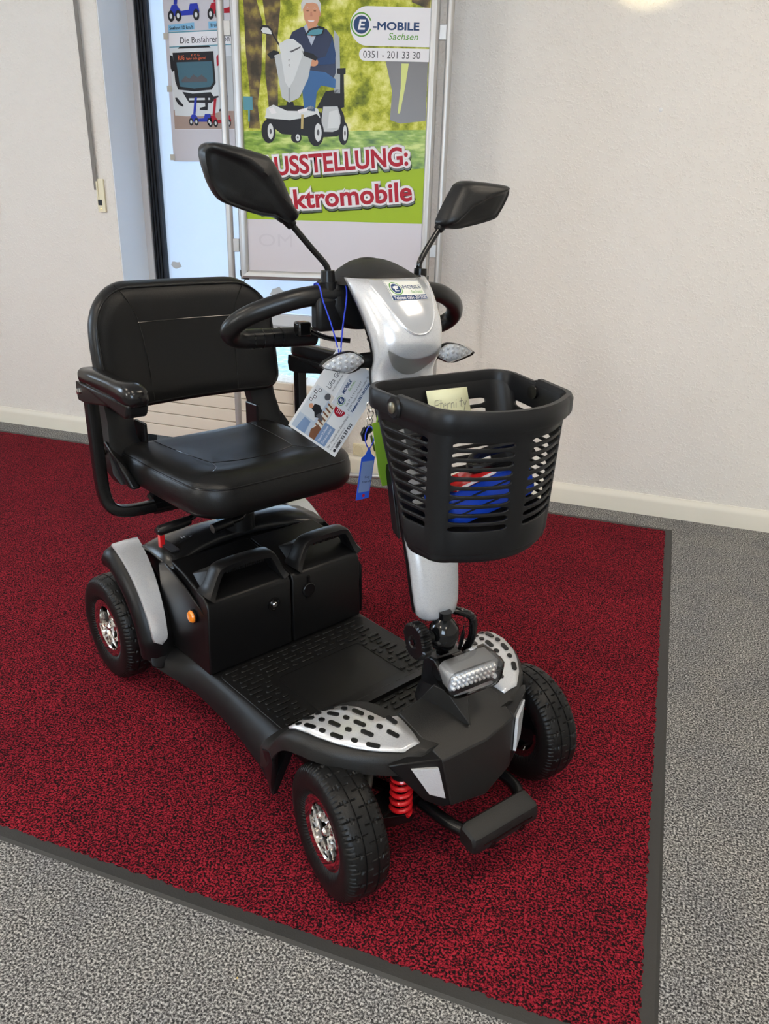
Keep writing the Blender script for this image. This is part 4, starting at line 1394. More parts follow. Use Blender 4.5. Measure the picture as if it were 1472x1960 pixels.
# ---- tiller
def sup(a_b, a_f, w, n=20, p=2.6, pf=2.2):
    """front half of a rounded section from -w to +w"""
    out = []
    for k in range(n + 1):
        th = -PI / 2 + PI * k / n
        s_, c_ = math.sin(th), math.cos(th)
        out.append((a_b + (a_f - a_b) * abs(c_) ** (2 / pf), math.copysign(w * abs(s_) ** (2 / p), s_)))
    return out
prof = [(.424, -.026, -.014, .022), (.428, -.028, -.006, .034), (.436, -.029, -.001, .041), (.455, -.030, -.003, .0455), (.484, -.035, -.008, .048), (.531, -.044, -.018, .0505), (.60, -.067, -.040, .053), (.68, -.099, -.072, .056), (.76, -.133, -.105, .060), (.81, -.153, -.127, .062), (.838, -.158, -.136, .0625)]
head = [(.850, -.155, -.131, .063), (.862, -.150, -.120, .064), (.872, -.150, -.1125, .065), (.884, -.152, -.1085, .0665), (.897, -.157, -.1080, .068), (.912, -.165, -.111, .070), (.930, -.176, -.120, .0725), (.948, -.189, -.133, .0745), (.964, -.202, -.1475, .0765), (.977, -.214, -.163, .0775), (.987, -.224, -.181, .078)]
b = B()
b.quadgrid([[(a, v, z) for a, v in sup(ab, af, w)] for z, ab, af, w in prof + head])
rings0 = [(a, v, .424) for a, v in sup(-.030, -.014, .022)]
til = TP(b, 'tiller_cover', SILVER, smooth=60, solid=.003)
# dark crescent below the head and oval badge field
b = B()
rows = []
def zi(z, col):
    L = prof + head
    for q, r in zip(L, L[1:]):
        if q[0] <= z <= r[0]:
            t = (z - q[0]) / (r[0] - q[0])
            return q[col] + (r[col] - q[col]) * t
    return L[-1][col]
def surf(v, z, lift=0.0):
    ab, af, w = zi(z, 1), zi(z, 2), zi(z, 3)
    s_ = min(1, abs(v) / w) ** (2.6 / 2)
    th = math.asin(s_)
    return (ab + (af - ab) * math.cos(th) ** (2 / 2.2) + lift, v, z)
NB_ = 24
for k in range(NB_ + 1):
    t = -1 + 2 * k / NB_
    v = .054 * t
    ztop_ = .864 + .018 * t * t
    zbot = ztop_ - .028 * max(0, 1 - t * t) ** .5 - .0005
    rows.append([surf(v, zbot + (ztop_ - zbot) * j / 4, .0012) for j in range(5)])
b.quadgrid(rows)
TP(b, 'grey_crescent', mat('grey_paint', (.30, .30, .29), .35, metal=.5, coat=.4), til, smooth=60)
# raised oval field on the head
rim_ = []
for k in range(41):
    t = -1 + 2 * k / 40
    v = .056 * t
    zb = .905 + .072 * abs(t) ** 2.4
    rim_.append(surf(v, min(zb, .985), .0010))
TP(B().tube(rim_, .0021, 6), 'badge_edge', SILVER, til)
rows = []
for k in range(31):
    t = -1 + 2 * k / 30
    v = .055 * t
    zb = .9065 + .072 * abs(t) ** 2.4
    zb = min(zb, .984)
    rows.append([surf(v * (1 + 0 * j), zb + (.985 - zb) * j / 8, .0022) for j in range(9)])
b = B()
b.quadgrid(rows)
TP(b, 'badge_field', mat('silver_gloss', (.60, .61, .63), .16, metal=.45, coat=1.0), til, smooth=60)
# black spine behind the cover
b = B()
b.loft([[(ab + .004, -w * .95, z), (ab - .016, -w * .92, z), (ab - .030, -w * .6, z), (ab - .030, w * .6, z), (ab - .016, w * .92, z), (ab + .004, w * .95, z)] for z, ab, af, w in prof + head])
TP(b, 'tiller_spine', BLACK, smooth=40)
# dashboard hood
rows = []
for (q, af, ab, w) in ((0, -.176, -.300, .081), (.12, -.180, -.304, .0835), (.35, -.187, -.304, .0835), (.62, -.202, -.300, .080), (.82, -.222, -.296, .070), (.95, -.240, -.288, .052), (1.0, -.254, -.280, .030)):
    ring = []
    for k in range(40):
        th = 2 * PI * k / 40
        c_, s_ = math.cos(th), math.sin(th)
        v = w * math.copysign(abs(s_) ** .8, s_)
        dome = .040 * (1 - (v / .092) ** 2)
        ring.append(((af + ab) / 2 + (af - ab) / 2 * math.copysign(abs(c_) ** .8, c_), v, .974 + dome * q))
    rows.append(ring)
b = B()
b.loft(rows)
TP(b, 'dashboard_hood', GREYP, smooth=60)
b = B()
b.loft([[(a, v, z) for a, v in rrect(a0, a1, -w, w, .02, 5)] for z, a0, a1, w in ((.900, -.285, -.225, .060), (.915, -.295, -.225, .082), (.94, -.302, -.228, .098), (.965, -.304, -.232, .100), (.978, -.300, -.236, .094))])
TP(b, 'tiller_head', BLACK, smooth=50)
# handlebar loops
for s in (-1, 1):
    up = [(-.245, s * .060, .958), (-.250, s * .105, .957), (-.262, s * .150, .950), (-.288, s * .198, .932), (-.312, s * .226, .914), (-.332, s * .2375, .895), (-.346, s * .228, .881), (-.352, s * .205, .875), (-.353, s * .160, .874)]
    bar = TP(B().tube(smoothpath(up, 6), .0165, 18), 'handlebar', mat('handle_vinyl', (.006, .006, .006), .33, bump=(700, .1)))
    TP(B().tube([(-.353, s * .205, .8747), (-.353, s * .120, .873)], .0172, 20), 'hand_grip', BLACKS, bar)
    TP(B().tube([(-.353, s * .130, .873), (-.353, s * .066, .871)], [.0175, .0165], 18), 'grip_end', BLACK, bar)
    for k in range(4):
        y = .135 + k * .018
        TP(B().tube([(-.353, s * y, .8735), (-.353, s * (y + .0016), .8735)], .0178, 20), 'grip_ring', BLACKG, bar)
    TP(B().box(-.262, -.232, *sorted((s * .068, s * .122)), .898, .956), 'handle_root', BLACK, bar, smooth=30, bevel=.008)
    TP(B().tube(smoothpath([(-.300, s * .02, .868), (-.318, s * .055, .872), (-.335, s * .075, .880), (-.345, s * .098, .892)], 5), .0045, 8), 'throttle_lever', BLACKG, bar)
    TP(B().hull([(-.335 + x, s * (.098 + y), .880 + z) for x in (-.012, .012) for y in (-.012, .014) for z in (-.004, .022)]), 'throttle_paddle', BLACKG, bar, bevel=.004)
    # joint to the mirror
    m0 = Vector((-.249, s * .094, .968))
    TP(B().tube([(-.249, s * .093, .965), (-.249, s * .094, .978), (-.249, s * .094, .978), (-.249, s * .0945, .996)], [.0155, .0155, .0125, .0115], 16), 'mirror_clamp', BLACKS, bar)
    for k in range(10):
        a = 2 * PI * k / 10
        TP(B().box(-.002, .002, -.0015, .0015, .980, .994), 'clamp_rib', BLACKS, bar, smooth=0) if False else None
# mirrors
MR = [(-.304, 1.162), (-.296, 1.175), (-.273, 1.176), (-.214, 1.166), (-.197, 1.158), (-.181, 1.134), (-.165, 1.097), (-.154, 1.079), (-.171, 1.068), (-.188, 1.076), (-.214, 1.080), (-.257, 1.092), (-.280, 1.103), (-.296, 1.130)]
ML = [(.128, 1.069), (.133, 1.089), (.158, 1.130), (.168, 1.139), (.184, 1.143), (.220, 1.142), (.258, 1.139), (.273, 1.135), (.277, 1.124), (.264, 1.092), (.249, 1.079), (.190, 1.066), (.153, 1.062)]
RR_ = [(-.295, 1.170), (-.243, 1.154), (-.212, 1.133), (-.187, 1.103), (-.168, 1.081)]
RL_ = [(.262, 1.131), (.219, 1.121), (.178, 1.103), (.148, 1.077)]
for s, outl, ridge, stem in ((-1, MR, RR_, [(-.249, -.094, .990), (-.249, -.0975, 1.004), (-.250, -.125, 1.032), (-.250, -.168, 1.076)]), (1, ML, RL_, [(-.249, .094, .990), (-.249, .0915, 1.004), (-.250, .108, 1.030), (-.250, .140, 1.072)])):
    outl = [(p.x, p.y) for p in smoothpath([(a, c, 0) for a, c in outl], 5, True)]
    cx = sum(p[0] for p in outl) / len(outl)
    cy = sum(p[1] for p in outl) / len(outl)
    b = B()
    rings = []
    def rdist(a, c):
        best, sd = 9, 0
        for (x0, y0), (x1, y1) in zip(ridge, ridge[1:]):
            dx, dy = x1 - x0, y1 - y0
            t = max(0, min(1, ((a - x0) * dx + (c - y0) * dy) / (dx * dx + dy * dy)))
            d_ = math.hypot(a - x0 - t * dx, c - y0 - t * dy)
            if d_ < best: best, sd = d_, (dx * (c - y0) - dy * (a - x0))
        return best, (sd < 0) == (s < 0)
    for sc, d in ((.90, -.010), (.97, -.010), (1.0, -.006), (1.0, .004), (.975, .012), (.93, .017), (.89, .0195), (.85, .021), (.80, .0225), (.74, .024), (.68, .0245), (.62, .025), (.55, .026), (.48, .0265), (.40, .027), (.32, .0272), (.24, .0275), (.16, .0278), (.08, .028)):
        ring = []
        for a, c in outl:
            a2, c2 = cx + (a - cx) * sc, cy + (c - cy) * sc
            bump_ = 0
            if sc < .98:
                rd, below = rdist(a2, c2)
                bump_ = .011 * max(0, 1 - rd / .040)
                if below: bump_ -= .0105 * min(1, rd / .007) * min(1, (1 - sc) / .10)
            ring.append((-.250 + d + bump_, a2, c2))
        rings.append(ring)
    b.loft(rings)
    mir = TP(b, 'mirror_housing', mat('mirror_plastic', (.0070, .0070, .0072), .36, bump=(1000, .25)), smooth=60)
    b = B()
    b.prism([(cx + (a - cx) * .88, cy + (c - cy) * .88) for a, c in outl], -.2625, -.2602, lambda a, c, d: (d, a, c))
    TP(b, 'mirror_glass', CHROME, mir, smooth=0)
    TP(B().tube(smoothpath(stem, 6), .0052, 12), 'mirror_stem', BLACKG, mir)
    e = stem[-1]
    TP(B().tube([(e[0], e[1] - s * .010, e[2] - .011), (e[0], e[1], e[2])], [.0085, .0105], 12), 'stem_socket', BLACKS, mir)
# turn signals
for s in (-1, 1):
    c = Vector((-.160, s * .112, .859))
    pts = [(-.044, -.002), (-.020, .012), (.002, .017), (.020, .016), (.040, .001), (.022, -.013), (.004, -.017), (-.026, -.010)]
    pts = [(p.x, p.y) for p in smoothpath([(a, z, 0) for a, z in pts], 2, True)]
    b = B()
    b.prism([(s * -a, z) for a, z in pts], -.014, -.002, lambda a, z, d: (c.x + d, c.y + a, c.z + z))
    sg_ = TP(b, 'turn_signal', BLACKS, bevel=.004)
    b = B()
    b.prism([(s * -a * .93, z * .90) for a, z in pts], -.004, -.001, lambda a, z, d: (c.x + d, c.y + a, c.z + z))
    TP(b, 'signal_reflector', mat('signal_grey', (.80, .82, .85), .35), sg_, smooth=0)
    b = B()
    rings = []
    for sc, d in ((1.03, -.004), (1.03, .002), (.97, .006), (.80, .008)):
        rings.append([(c.x + d, c.y + s * -a * sc, c.z + z * sc) for a, z in pts])
    b.loft(rings, False, True)
    TP(b, 'signal_lens', CLEAR, sg_, smooth=40)
    for (dy, dz) in ((-.030, -.001), (-.020, .004), (-.020, -.006), (-.009, .008), (-.009, -.001), (-.009, -.009), (.003, .011), (.003, .002), (.003, -.008), (.014, .009), (.014, -.001), (.014, -.009), (.025, .005), (.025, -.005), (.033, .0)):
        b = B()
        b.lathe([(.0036, .0), (.0036, .001), (.0026, .003), (0, .0038)], 10, lambda x, y, h: (c.x - .001 + h, c.y + s * -dy + x, c.z + dz + y))
        TP(b, 'led', LED, sg_)
    TP(B().tube([(c.x - .012, s * .050, .857), (c.x - .012, s * .074, .858), (c.x - .010, s * .092, .859)], [.014, .0125, .008], 14), 'signal_stalk', BLACKS, sg_)

# steering joint, adjuster knob, cable, headlight
TP(B().lathe([(.017, .345), (.019, .352), (.0135, .358), (.0135, .366)], 20, lambda x, y, h: (.003 + x, y, h)), 'joint_neck', BLACKG)
b = B()
b.lathe([(.012, .370), (.021, .379), (.0265, .393), (.0275, .405), (.0255, .417), (.018, .427), (.012, .433), (.012, .446)], 28, lambda x, y, h: (.0 + x, y, h))
TP(b, 'ball_joint', BLACKG)
kn = B()
N_ = 72
rings = []
for r, d in ((.010, -.028), (.012, -.046), (.030, -.046), (.0335, -.050), (.034, -.064), (.0305, -.0675), (.012, -.0685), (.010, -.066), (.0, -.066)):
    ring = []
    for k in range(N_):
        a = 2 * PI * k / N_
        rr = r
        if r > .028: rr = r * (1 if k % 2 else .93) * (1 if (k // 9) % 4 else .88)
        ring.append((.002 + rr * math.cos(a), d, .406 + rr * math.sin(a)))
    rings.append(ring)
kn.loft(rings)
knob = TP(kn, 'adjuster_knob', BLACKS, smooth=30)
TP(B().tube([(.002, -.0665, .406), (.002, -.070, .406)], .006, 6), 'knob_socket', BLACKG, knob, smooth=20)
cab = smoothpath([(-.02, .018, .436), (-.004, .040, .432), (.004, .058, .420), (.004, .064, .395), (.0, .062, .365), (-.012, .054, .335), (-.02, .045, .318)], 8)
TP(B().tube(cab, [.0078 if k % 2 else .0068 for k in range(len(cab))], 12), 'cable_hose', BLACKG)
TP(B().tube(smoothpath([(-.006, .050, .40), (-.004, .047, .378), (-.010, .045, .345), (-.016, .040, .32)], 5), [.0015] * 3 + [.0035] * 7 + [.0015] * 6, 8), 'cable_plug', BLACKS)
TP(B().hull([(a, v, z) for a, v, z in [(-.015, -.034, .305), (-.015, .034, .305), (-.015, -.030, .360), (-.015, .03, .360), (.045, -.03, .340), (.045, .03, .340), (.02, -.03, .368), (.02, .03, .368), (.045, -.02, .305), (.045, .02, .305)]]), 'headlight_bracket', BLACKS, bevel=.004)
TP(B().hull([(a, v, z) for a, v, z in [(-.01, -.042, .270), (-.01, .042, .270), (.045, -.022, .315), (.045, .022, .315), (.092, .0, .262), (.02, -.034, .318), (.02, .034, .318), (.04, 0, .25)]]), 'headlight_wedge', GREYP, smooth=20, bevel=.002)
HM = TM @ Matrix.Translation((.056, .024, .343)) @ Matrix.Rotation(math.radians(10), 4, 'Y')
hl = []
for d, w, h in ((-.034, .054, .018), (-.030, .058, .023), (-.004, .060, .026), (.018, .060, .0255), (.028, .057, .0235), (.032, .050, .018)):
    hl.append([(d - .010 * (abs(v) / .056) ** 2, v, z) for v, z in rrect(-w, w, -h, h, min(.016, h * .8), 6)])
b = B()
b.loft(hl)
hlm = P(b, 'headlight', m_glass('headlight_lens', (.95, .96, .97), .05), smooth=50, M=HM)
b = B()
b.hull([(-.030, v, z) for v, z in rrect(-.053, .053, -.019, .021, .012, 4)] + [(.004, v, z) for v, z in rrect(-.055, .055, -.021, .022, .014, 4)])
P(b, 'lamp_housing', mat('lamp_grey', (.66, .67, .69), .22, metal=.5), hlm, M=HM)
for i in range(10):
    for j in range(3):
        y, z = -.043 + i * .0095, -.013 + j * .0105
        b = B()
        b.lathe([(.0046, .004), (.0046, .006), (.003, .010), (0, .0115)], 10, lambda x, yy, h: (h, y + x, z + yy))
        P(b, 'led', LED, hlm, M=HM)

# ---- basket
def bask(t, n=10):
    """outline at height fraction t (0 bottom, 1 top); starts at the back left corner"""
    wb_, wf = .120 + .014 * t, .115 + .005 * t
    ab, af, bul = .022 - .080 * t, .118 + .008 * t, .030
    cor = [(ab, wb_), (ab, -wb_), (af, -wf), (af, wf)]
    return ab, af, wb_, wf, bul
def bask_path(t):
    ab, af, wb_, wf, bul = bask(t)
    r = .032
    pts = []
    def seg(p, q, n, f=lambda s: 0.0):
        for k in range(n):
            s_ = k / n
            pts.append((p[0] + (q[0] - p[0]) * s_ + f(s_), p[1] + (q[1] - p[1]) * s_))
    def arc(cx, cy, rx, a0, a1, n):
        for k in range(n):
            a = math.radians(a0 + (a1 - a0) * k / n)
            pts.append((cx + rx * math.cos(a), cy + rx * math.sin(a)))
    # clockwise seen from above: back (left to right), right side, front, left side
    seg((ab, wb_ - r), (ab, -wb_ + r), NS[0])
    arc(ab + r, -wb_ + r, r, 180, 270, NS[1])
    seg((ab + r, -wb_), (af - r, -wf), NS[2])
    arc(af - r, -wf + r, r, 270, 345, NS[3])
    x0, y0 = af - r + r * math.cos(math.radians(345)), -wf + r + r * math.sin(math.radians(345))
    seg((x0, y0), (x0, -y0), NS[4], lambda s_: bul * (1 - (2 * s_ - 1) ** 2))
    arc(af - r, wf - r, r, 15, 90, NS[3])
    seg((af - r, wf), (ab + r, wb_), NS[2])
    arc(ab + r, wb_ - r, r, 90, 180, NS[1])
    return pts
NS = (26, 6, 26, 6, 36)
ncol = sum(NS) + NS[3] + NS[2] + NS[1]
st_ = [0]
for k in (NS[0], NS[1], NS[2], NS[3], NS[4], NS[3], NS[2], NS[1]):
    st_.append(st_[-1] + k)
# slot windows: columns of each slotted field
fields = [(st_[0] + 1, st_[1] - 1), (st_[2] + 0, st_[3] - 1), (st_[4] - 1, st_[4] + 15), (st_[4] + 21, st_[5] + 1), (st_[6] + 1, st_[7] - 0)]
def slot_h(j):
    """relative slot height in column j, None outside the fields"""
    for a, c in fields:
        if a <= j <= c:
            e = min(j - a, c - j)
            return {0: .50, 1: .92, 2: 1.0}.get(e, 1.0)
    return .10
def in_field(j):
    return any(a <= j < c for a, c in fields)
NSL = 10
Z0, Z1 = .622, .838
zs = [.690 + k * .01 for k in range(2)]
def zrow(k, j):
    """row heights: solid base, then slots with bars between them, then the rim band"""
    pitch, sh, base = .0149, .0090, .663
    i, odd = divmod(k, 2)
    c = base + i * pitch + sh / 2
    return c + (1 if odd else -1) * sh / 2 * slot_h(j)
nrow = NSL * 2
rowsz = []
outlines = {}
def tilt(x, t=1.0):
    """the rim drops a little towards the front"""
    return .012 * t * max(0, (x + .058) / .21)
def bpt(j, z):
    t = (z - Z0) / (Z1 - Z0)
    key = round(t, 4)
    if key not in outlines: outlines[key] = bask_path(t)
    p = outlines[key][j % ncol]
    return (p[0], p[1], z - tilt(p[0], t))
b = B()
V = []
for j in range(ncol):
    colm = [b.bm.verts.new(bpt(j, Z0)), b.bm.verts.new(bpt(j, Z0 + .018))]
    for k in range(nrow):
        colm.append(b.bm.verts.new(bpt(j, zrow(k, j))))
    colm.append(b.bm.verts.new(bpt(j, Z1 - .014)))
    colm.append(b.bm.verts.new(bpt(j, Z1)))
    V.append(colm)
for j in range(ncol):
    A_, C_ = V[j], V[(j + 1) % ncol]
    for k in range(len(A_) - 1):
        hole = 2 <= k < 2 + nrow and (k - 2) % 2 == 0 and in_field(j)
        if not hole:
            b.bm.faces.new((A_[k], A_[k + 1], C_[k + 1], C_[k]))
bsk = TP(b, 'basket', BASKET, smooth=50, solid=-.004)
bsk.modifiers['thickness'].offset = 0
md = bsk.modifiers.new('bevel', 'BEVEL')
md.width, md.segments, md.limit_method, md.angle_limit = .0011, 2, 'ANGLE', math.radians(50)
b = B()
b.loft([[(x * .96 + .001, y * .96, .608) for x, y in bask_path(-.03)], [(x, y, .614) for x, y in bask_path(-.02)], [(x, y, .6235) for x, y in bask_path(0)], [(x, y, .628) for x, y in bask_path(0)]])
TP(b, 'basket_floor', BASKET, bsk, smooth=40)
rp = [(x, y, Z1 + .002 - tilt(x)) for x, y in bask_path(1)]
TP(B().sweep(rp, [(-.004, -.020), (.006, -.021), (.0075, -.016), (.0075, .004), (.005, .0085), (-.001, .0085), (-.004, .004)], True), 'basket_rim', BASKET, bsk, smooth=40)
# folded carrying handle on the front half of the rim
hp = bask_path(1.0)
i0, i1 = st_[2] + 12, st_[7] - 14
hpath = [(x, y, Z1 + .005 - tilt(x)) for x, y in hp[i0:i1 + 1]]
hb = TP(B().sweep(hpath, [(-.003, -.018), (.010, -.019), (.0125, -.013), (.0125, .006), (.009, .0115), (.001, .0115), (-.003, .006)]), 'basket_handle', BASKET, bsk, smooth=40)
for j, s in ((i0, -1), (i1, 1)):
    x, y = hp[j]
    yo = y + s * .009
    b = B()
    b.lathe([(.0165, -.008), (.0165, .004), (.014, .007), (0, .007)], 28, lambda a, c, h: (x + a, yo + s * h, Z1 - .002 - tilt(x) + c))
    TP(b, 'handle_boss', BASKET, bsk)
    b = B()
    b.lathe([(.0085, .006), (.0085, .009), (.006, .0105), (0, .0108)], 20, lambda a, c, h: (x + a, yo + s * h, Z1 - .002 - tilt(x) + c))
    TP(b, 'rivet', mat('rivet', (.22, .20, .15), .35, metal=.8), bsk)
    b = B()
    b.lathe([(.011, 0), (.0105, .006), (0, .0068)], 18, lambda a, c, h: (x + a, y - s * (.004 + h), Z1 - .004 - tilt(x) + c))
    TP(b, 'inner_rivet', BLACKS, bsk)
for v in (-.075, .0):
    b = B()
    b.lathe([(.0045, 0), (.004, .003), (0, .0038)], 14, lambda a, c, h: (-.058 + h, v + a, .815 + c))
    TP(b, 'screw', BRASS, bsk)
# bracket holding the basket to the tiller
TP(B().hull([(a, v, z) for v in (-.03, .03) for a, z in ((-.055, .80), (-.055, .70), (-.135, .805), (-.10, .70))]), 'basket_bracket', STEELB, smooth=0, bevel=.004)
TP(B().hull([(a, v, z) for v in (-.066, -.060) for a, z in ((-.105, .70), (-.085, .69), (-.055, .575), (-.075, .585))]), 'side_fairing', BLACKS, bevel=.003)


# ------------------------------------------------------------------ loose things on the scooter
bpy.context.view_layer.update()
SCM = SC.matrix_world.copy()


def thing_at(name, M, label, cat, group=None):
    o = bpy.data.objects.new(name, None)
    o.empty_display_size = .02
    link(o)
    o.matrix_world = M
    return tag(o, label, cat, group)


I4 = Matrix.Identity(4)
# sticker on the tiller head, following its curve
def wrap_poly(pts, m, name, lift):
    """flat print mapped on the head: x across, y up"""
    b = B()
    x0, x1 = min(p[0] for p in pts), max(p[0] for p in pts)
    b.face([TM @ Vector(surf(x, y, lift)) for x, y in pts])
    return b.done(name, m, til, smooth=0)


def wrap_text(t, x0, y0, width, size, m, lift, **kw):
    me = textmesh(t, size, **kw)
    xs = [v.co.x for v in me.vertices]
    k = width / (max(xs) - min(xs))
    for v in me.vertices:
        v.co = TM @ Vector(surf(x0 + (v.co.x - min(xs)) * k, y0 + v.co.y, lift))
    me.materials.clear()
    me.materials.append(m)
    return link(bpy.data.objects.new('lettering', me), til)


def wrap_grid(x0, x1, y0, y1, m, name, lift, n=12):
    b = B()
    b.quadgrid([[TM @ Vector(surf(x0 + (x1 - x0) * i / n, y0 + (y1 - y0) * j / 6, lift)) for i in range(n + 1)] for j in range(7)])
    return b.done(name, m, til, smooth=60)


sx0, sx1, sy0, sy1 = -.034, .036, .9565, .9845
wrap_grid(sx0, sx1, sy0, sy1, mat('sticker_white', (.80, .80, .74), .3), 'sticker', .0030)
wrap_grid(sx0 + .0008, sx1 - .0008, sy0 + .0006, sy0 + .0075, PNAVY, 'sticker_band', .0034)
for (a, c, d, e) in ((sx0 + .001, sx1 - .001, sy1 - .0012, sy1 - .0007), (sx0 + .001, sx0 + .0017, sy0, sy1 - .001), (sx1 - .0017, sx1 - .001, sy0, sy1 - .001)):
    wrap_grid(a, c, d, e, PNAVY, 'sticker_line', .0034)
lc = (-.019, .9735)
wrap_poly(ringpts(lc[0], lc[1], .0098, .0112, 15, 345, 30) if False else ell(lc[0], lc[1], .0112, .0088, 24), PGREEN, 'logo_ring', .0033)
wrap_poly(ell(lc[0], lc[1], .0098, .0077, 24), mat('sticker_white', (.8, .8, .74)), 'logo_gap', .0035)
wrap_poly(ell(lc[0], lc[1], .0084, .0066, 24), PNAVY, 'logo_disc', .0037)
E_ = [(-.8, -1), (.75, -1), (.85, -.62), (-.25, -.62), (-.18, -.2), (.7, -.2), (.78, .2), (-.08, .2), (-.02, .6), (1.0, .6), (1.08, 1), (-.38, 1)]
wrap_poly([(lc[0] + a * .0048, lc[1] + c * .0038) for a, c in E_], PWHITE, 'logo_letter', .0039)
wrap_text('-MOBILE', -.0085, .9728, .040, .0072, PNAVY, .0036)
wrap_text('Sachsen', .006, .9665, .024, .0062, PGREEN, .0036, shear=.2)
wrap_text('Telefon: 0351-2013330', sx0 + .003, .9583, .064, .0068, PWHITE, .0038, bold=.0001)

# voucher card hung on the handlebar with a blue cord
ox, oz, xx, xz = -.108, .687, .098, .126
cl = math.hypot(xx, xz)
cardM = SCM @ TM @ axes((-.200, ox, oz), (0, xx, xz), (0, -.092, .064))
LW, LH = .156, .112
vc = thing_at('voucher_card', cardM, 'white printed voucher card hanging tilted from the handlebar on a blue cord', 'card')
B().box(0, LW, 0, LH, -.0008, 0).done('card', mat('card_white', (.80, .80, .80), .25, spec=.5), vc, smooth=0)
def cf(name, pts, m_, k): return flat(name, pts, m_, vc, I4, k * .00015)
def ct(t, x, y, w, size, m_, k=2, **kw): return lettering(t, size, m_, vc, Matrix.Translation((x, y, k * .00015)), width=w, **kw)
cf('printed_photo', [(.004, .052), (.084, .052), (.084, .108), (.004, .108)], mat('print_room', (.46, .53, .62), .3), 1)
cf('printed_wall', [(.030, .075), (.084, .072), (.084, .108), (.030, .108)], mat('print_room_wall', (.62, .65, .68), .3), 2)
cf('printed_stairs', [(.020, .054), (.075, .054), (.070, .066), (.020, .070)], mat('print_stairs', (.70, .66, .58), .3), 2)
for k in range(6):
    cf('printed_baluster', [(.024 + k * .008, .056), (.027 + k * .008, .056), (.030 + k * .008, .070), (.027 + k * .008, .070)], PBROWN, 3)
cf('printed_sofa', [(.004, .078), (.026, .080), (.028, .095), (.004, .098)], PSLATE, 3)
for (x, y) in ((.062, .096), (.070, .100), (.076, .094), (.055, .100)):
    cf('printed_picture', [(x, y), (x + .005, y), (x + .005, y + .006), (x, y + .006)], PDARK, 3)
    cf('printed_picture', [(x + .001, y + .001), (x + .004, y + .001), (x + .004, y + .005), (x + .001, y + .005)], PWHITE, 4)
cf('printed_rider', [(.040, .070), (.052, .072), (.058, .082), (.055, .092), (.045, .092), (.043, .084), (.036, .078)], PDARK, 4)
cf('printed_rider_leg', [(.036, .062), (.042, .062), (.048, .074), (.040, .078)], PGREY, 5)
cf('printed_rider_head', ell(.049, .096, .004, .0045, 16), PSKIN, 5)
cf('printed_hair', [(.004, .053), (.026, .053), (.030, .064), (.016, .072), (.004, .068)], PBROWN, 4)
cf('printed_helper', [(.072, .053), (.084, .053), (.084, .075), (.076, .077), (.070, .066)], mat('print_helper', (.70, .64, .58), .3), 4)
cf('printed_helper_hair', ell(.077, .078, .006, .006, 16), PGREY, 5)
cf('printed_blue_box', [(.004, .030), (.040, .030), (.040, .055), (.004, .055)], PSLATE, 6)
ct('Damit Zuhause', .007, .045, .030, .0066, PWHITE, 7)
ct('Zuhause bleibt.', .007, .036, .030, .0066, PWHITE, 7)
cf('printed_red_disc', ell(.072, .043, .012, .012, 28), PRED, 6)
for k in range(4):
    cf('printed_line', [(.065, .048 - k * .0035), (.079, .048 - k * .0035), (.079, .047 - k * .0035), (.065, .047 - k * .0035)], PWHITE, 7)
ct('Lifta Gutschein', .090, .082, .064, .013, PGREY, 3)
ct('für Informationen über Lifta Treppenlifte', .090, .075, .060, .0042, PGREY, 3)
ct('Der Treppenlift von Deutschlands Nr. 1', .006, .021, .076, .0062, PDARK, 3)
ct('Rufen Sie uns gebührenfrei an', .006, .0145, .046, .0036, PGREY, 3)
cf('printed_phone_icon', ell(.009, .008, .003, .003, 16), PDARK, 3)
ct('0800 33 33 533', .014, .0055, .050, .0082, PDARK, 3, bold=.0003)
def tl_local(M_thing, pts):
    inv = M_thing.inverted()
    return [inv @ (SCM @ TM @ Vector(p)) for p in pts]
cord = smoothpath([(-.199, -.100, .866), (-.210, -.108, .91), (-.224, -.117, .950), (-.232, -.119, .972), (-.247, -.117, .9765), (-.262, -.112, .972), (-.262, -.085, .972), (-.247, -.073, .9775), (-.231, -.070, .972), (-.222, -.074, .95), (-.209, -.088, .91), (-.199, -.098, .866)], 5)
B().tube(tl_local(cardM, cord), .0013, 8).done('cord', BLUESTR, vc)
B().tube(tl_local(cardM, smoothpath([(-.197, -.100, .867), (-.193, -.106, .858), (-.196, -.112, .850), (-.199, -.103, .862)], 4)), .0014, 8).done('cord_knot', BLUESTR, vc)
# business card clipped on the voucher
bcM = cardM @ Matrix.Translation((.074, .016, .0016)) @ Matrix.Rotation(math.radians(1.5), 4, 'Z')
bc = thing_at('business_card', bcM, 'small white business card with round blue logo clipped onto the voucher card', 'card')
B().box(0, .080, 0, .050, -.0006, 0).done('card', mat('bcard_white', (.72, .73, .76), .3), bc, smooth=0)
logo(bc, I4, .013, .036, .0085, .0002)
def bct(t, x, y, w, size, m_, **kw): return lettering(t, size, m_, bc, Matrix.Translation((x, y, .0003)), width=w, **kw)
bct('MOBILE', .025, .038, .026, .0085, PNAVY, bold=.0003)
bct('Sachsen', .034, .031, .020, .0072, PGREEN, shear=.2)
bct('Inh. M. S c h n e i d e r', .010, .020, .050, .0058, PDARK)
bct('01259 Dresden • Pirnaer Landstr. 20', .006, .012, .068, .0055, PDARK)
bct('Telefon: 0351-2013330', .006, .0035, .060, .0066, PNAVY, bold=.0003)

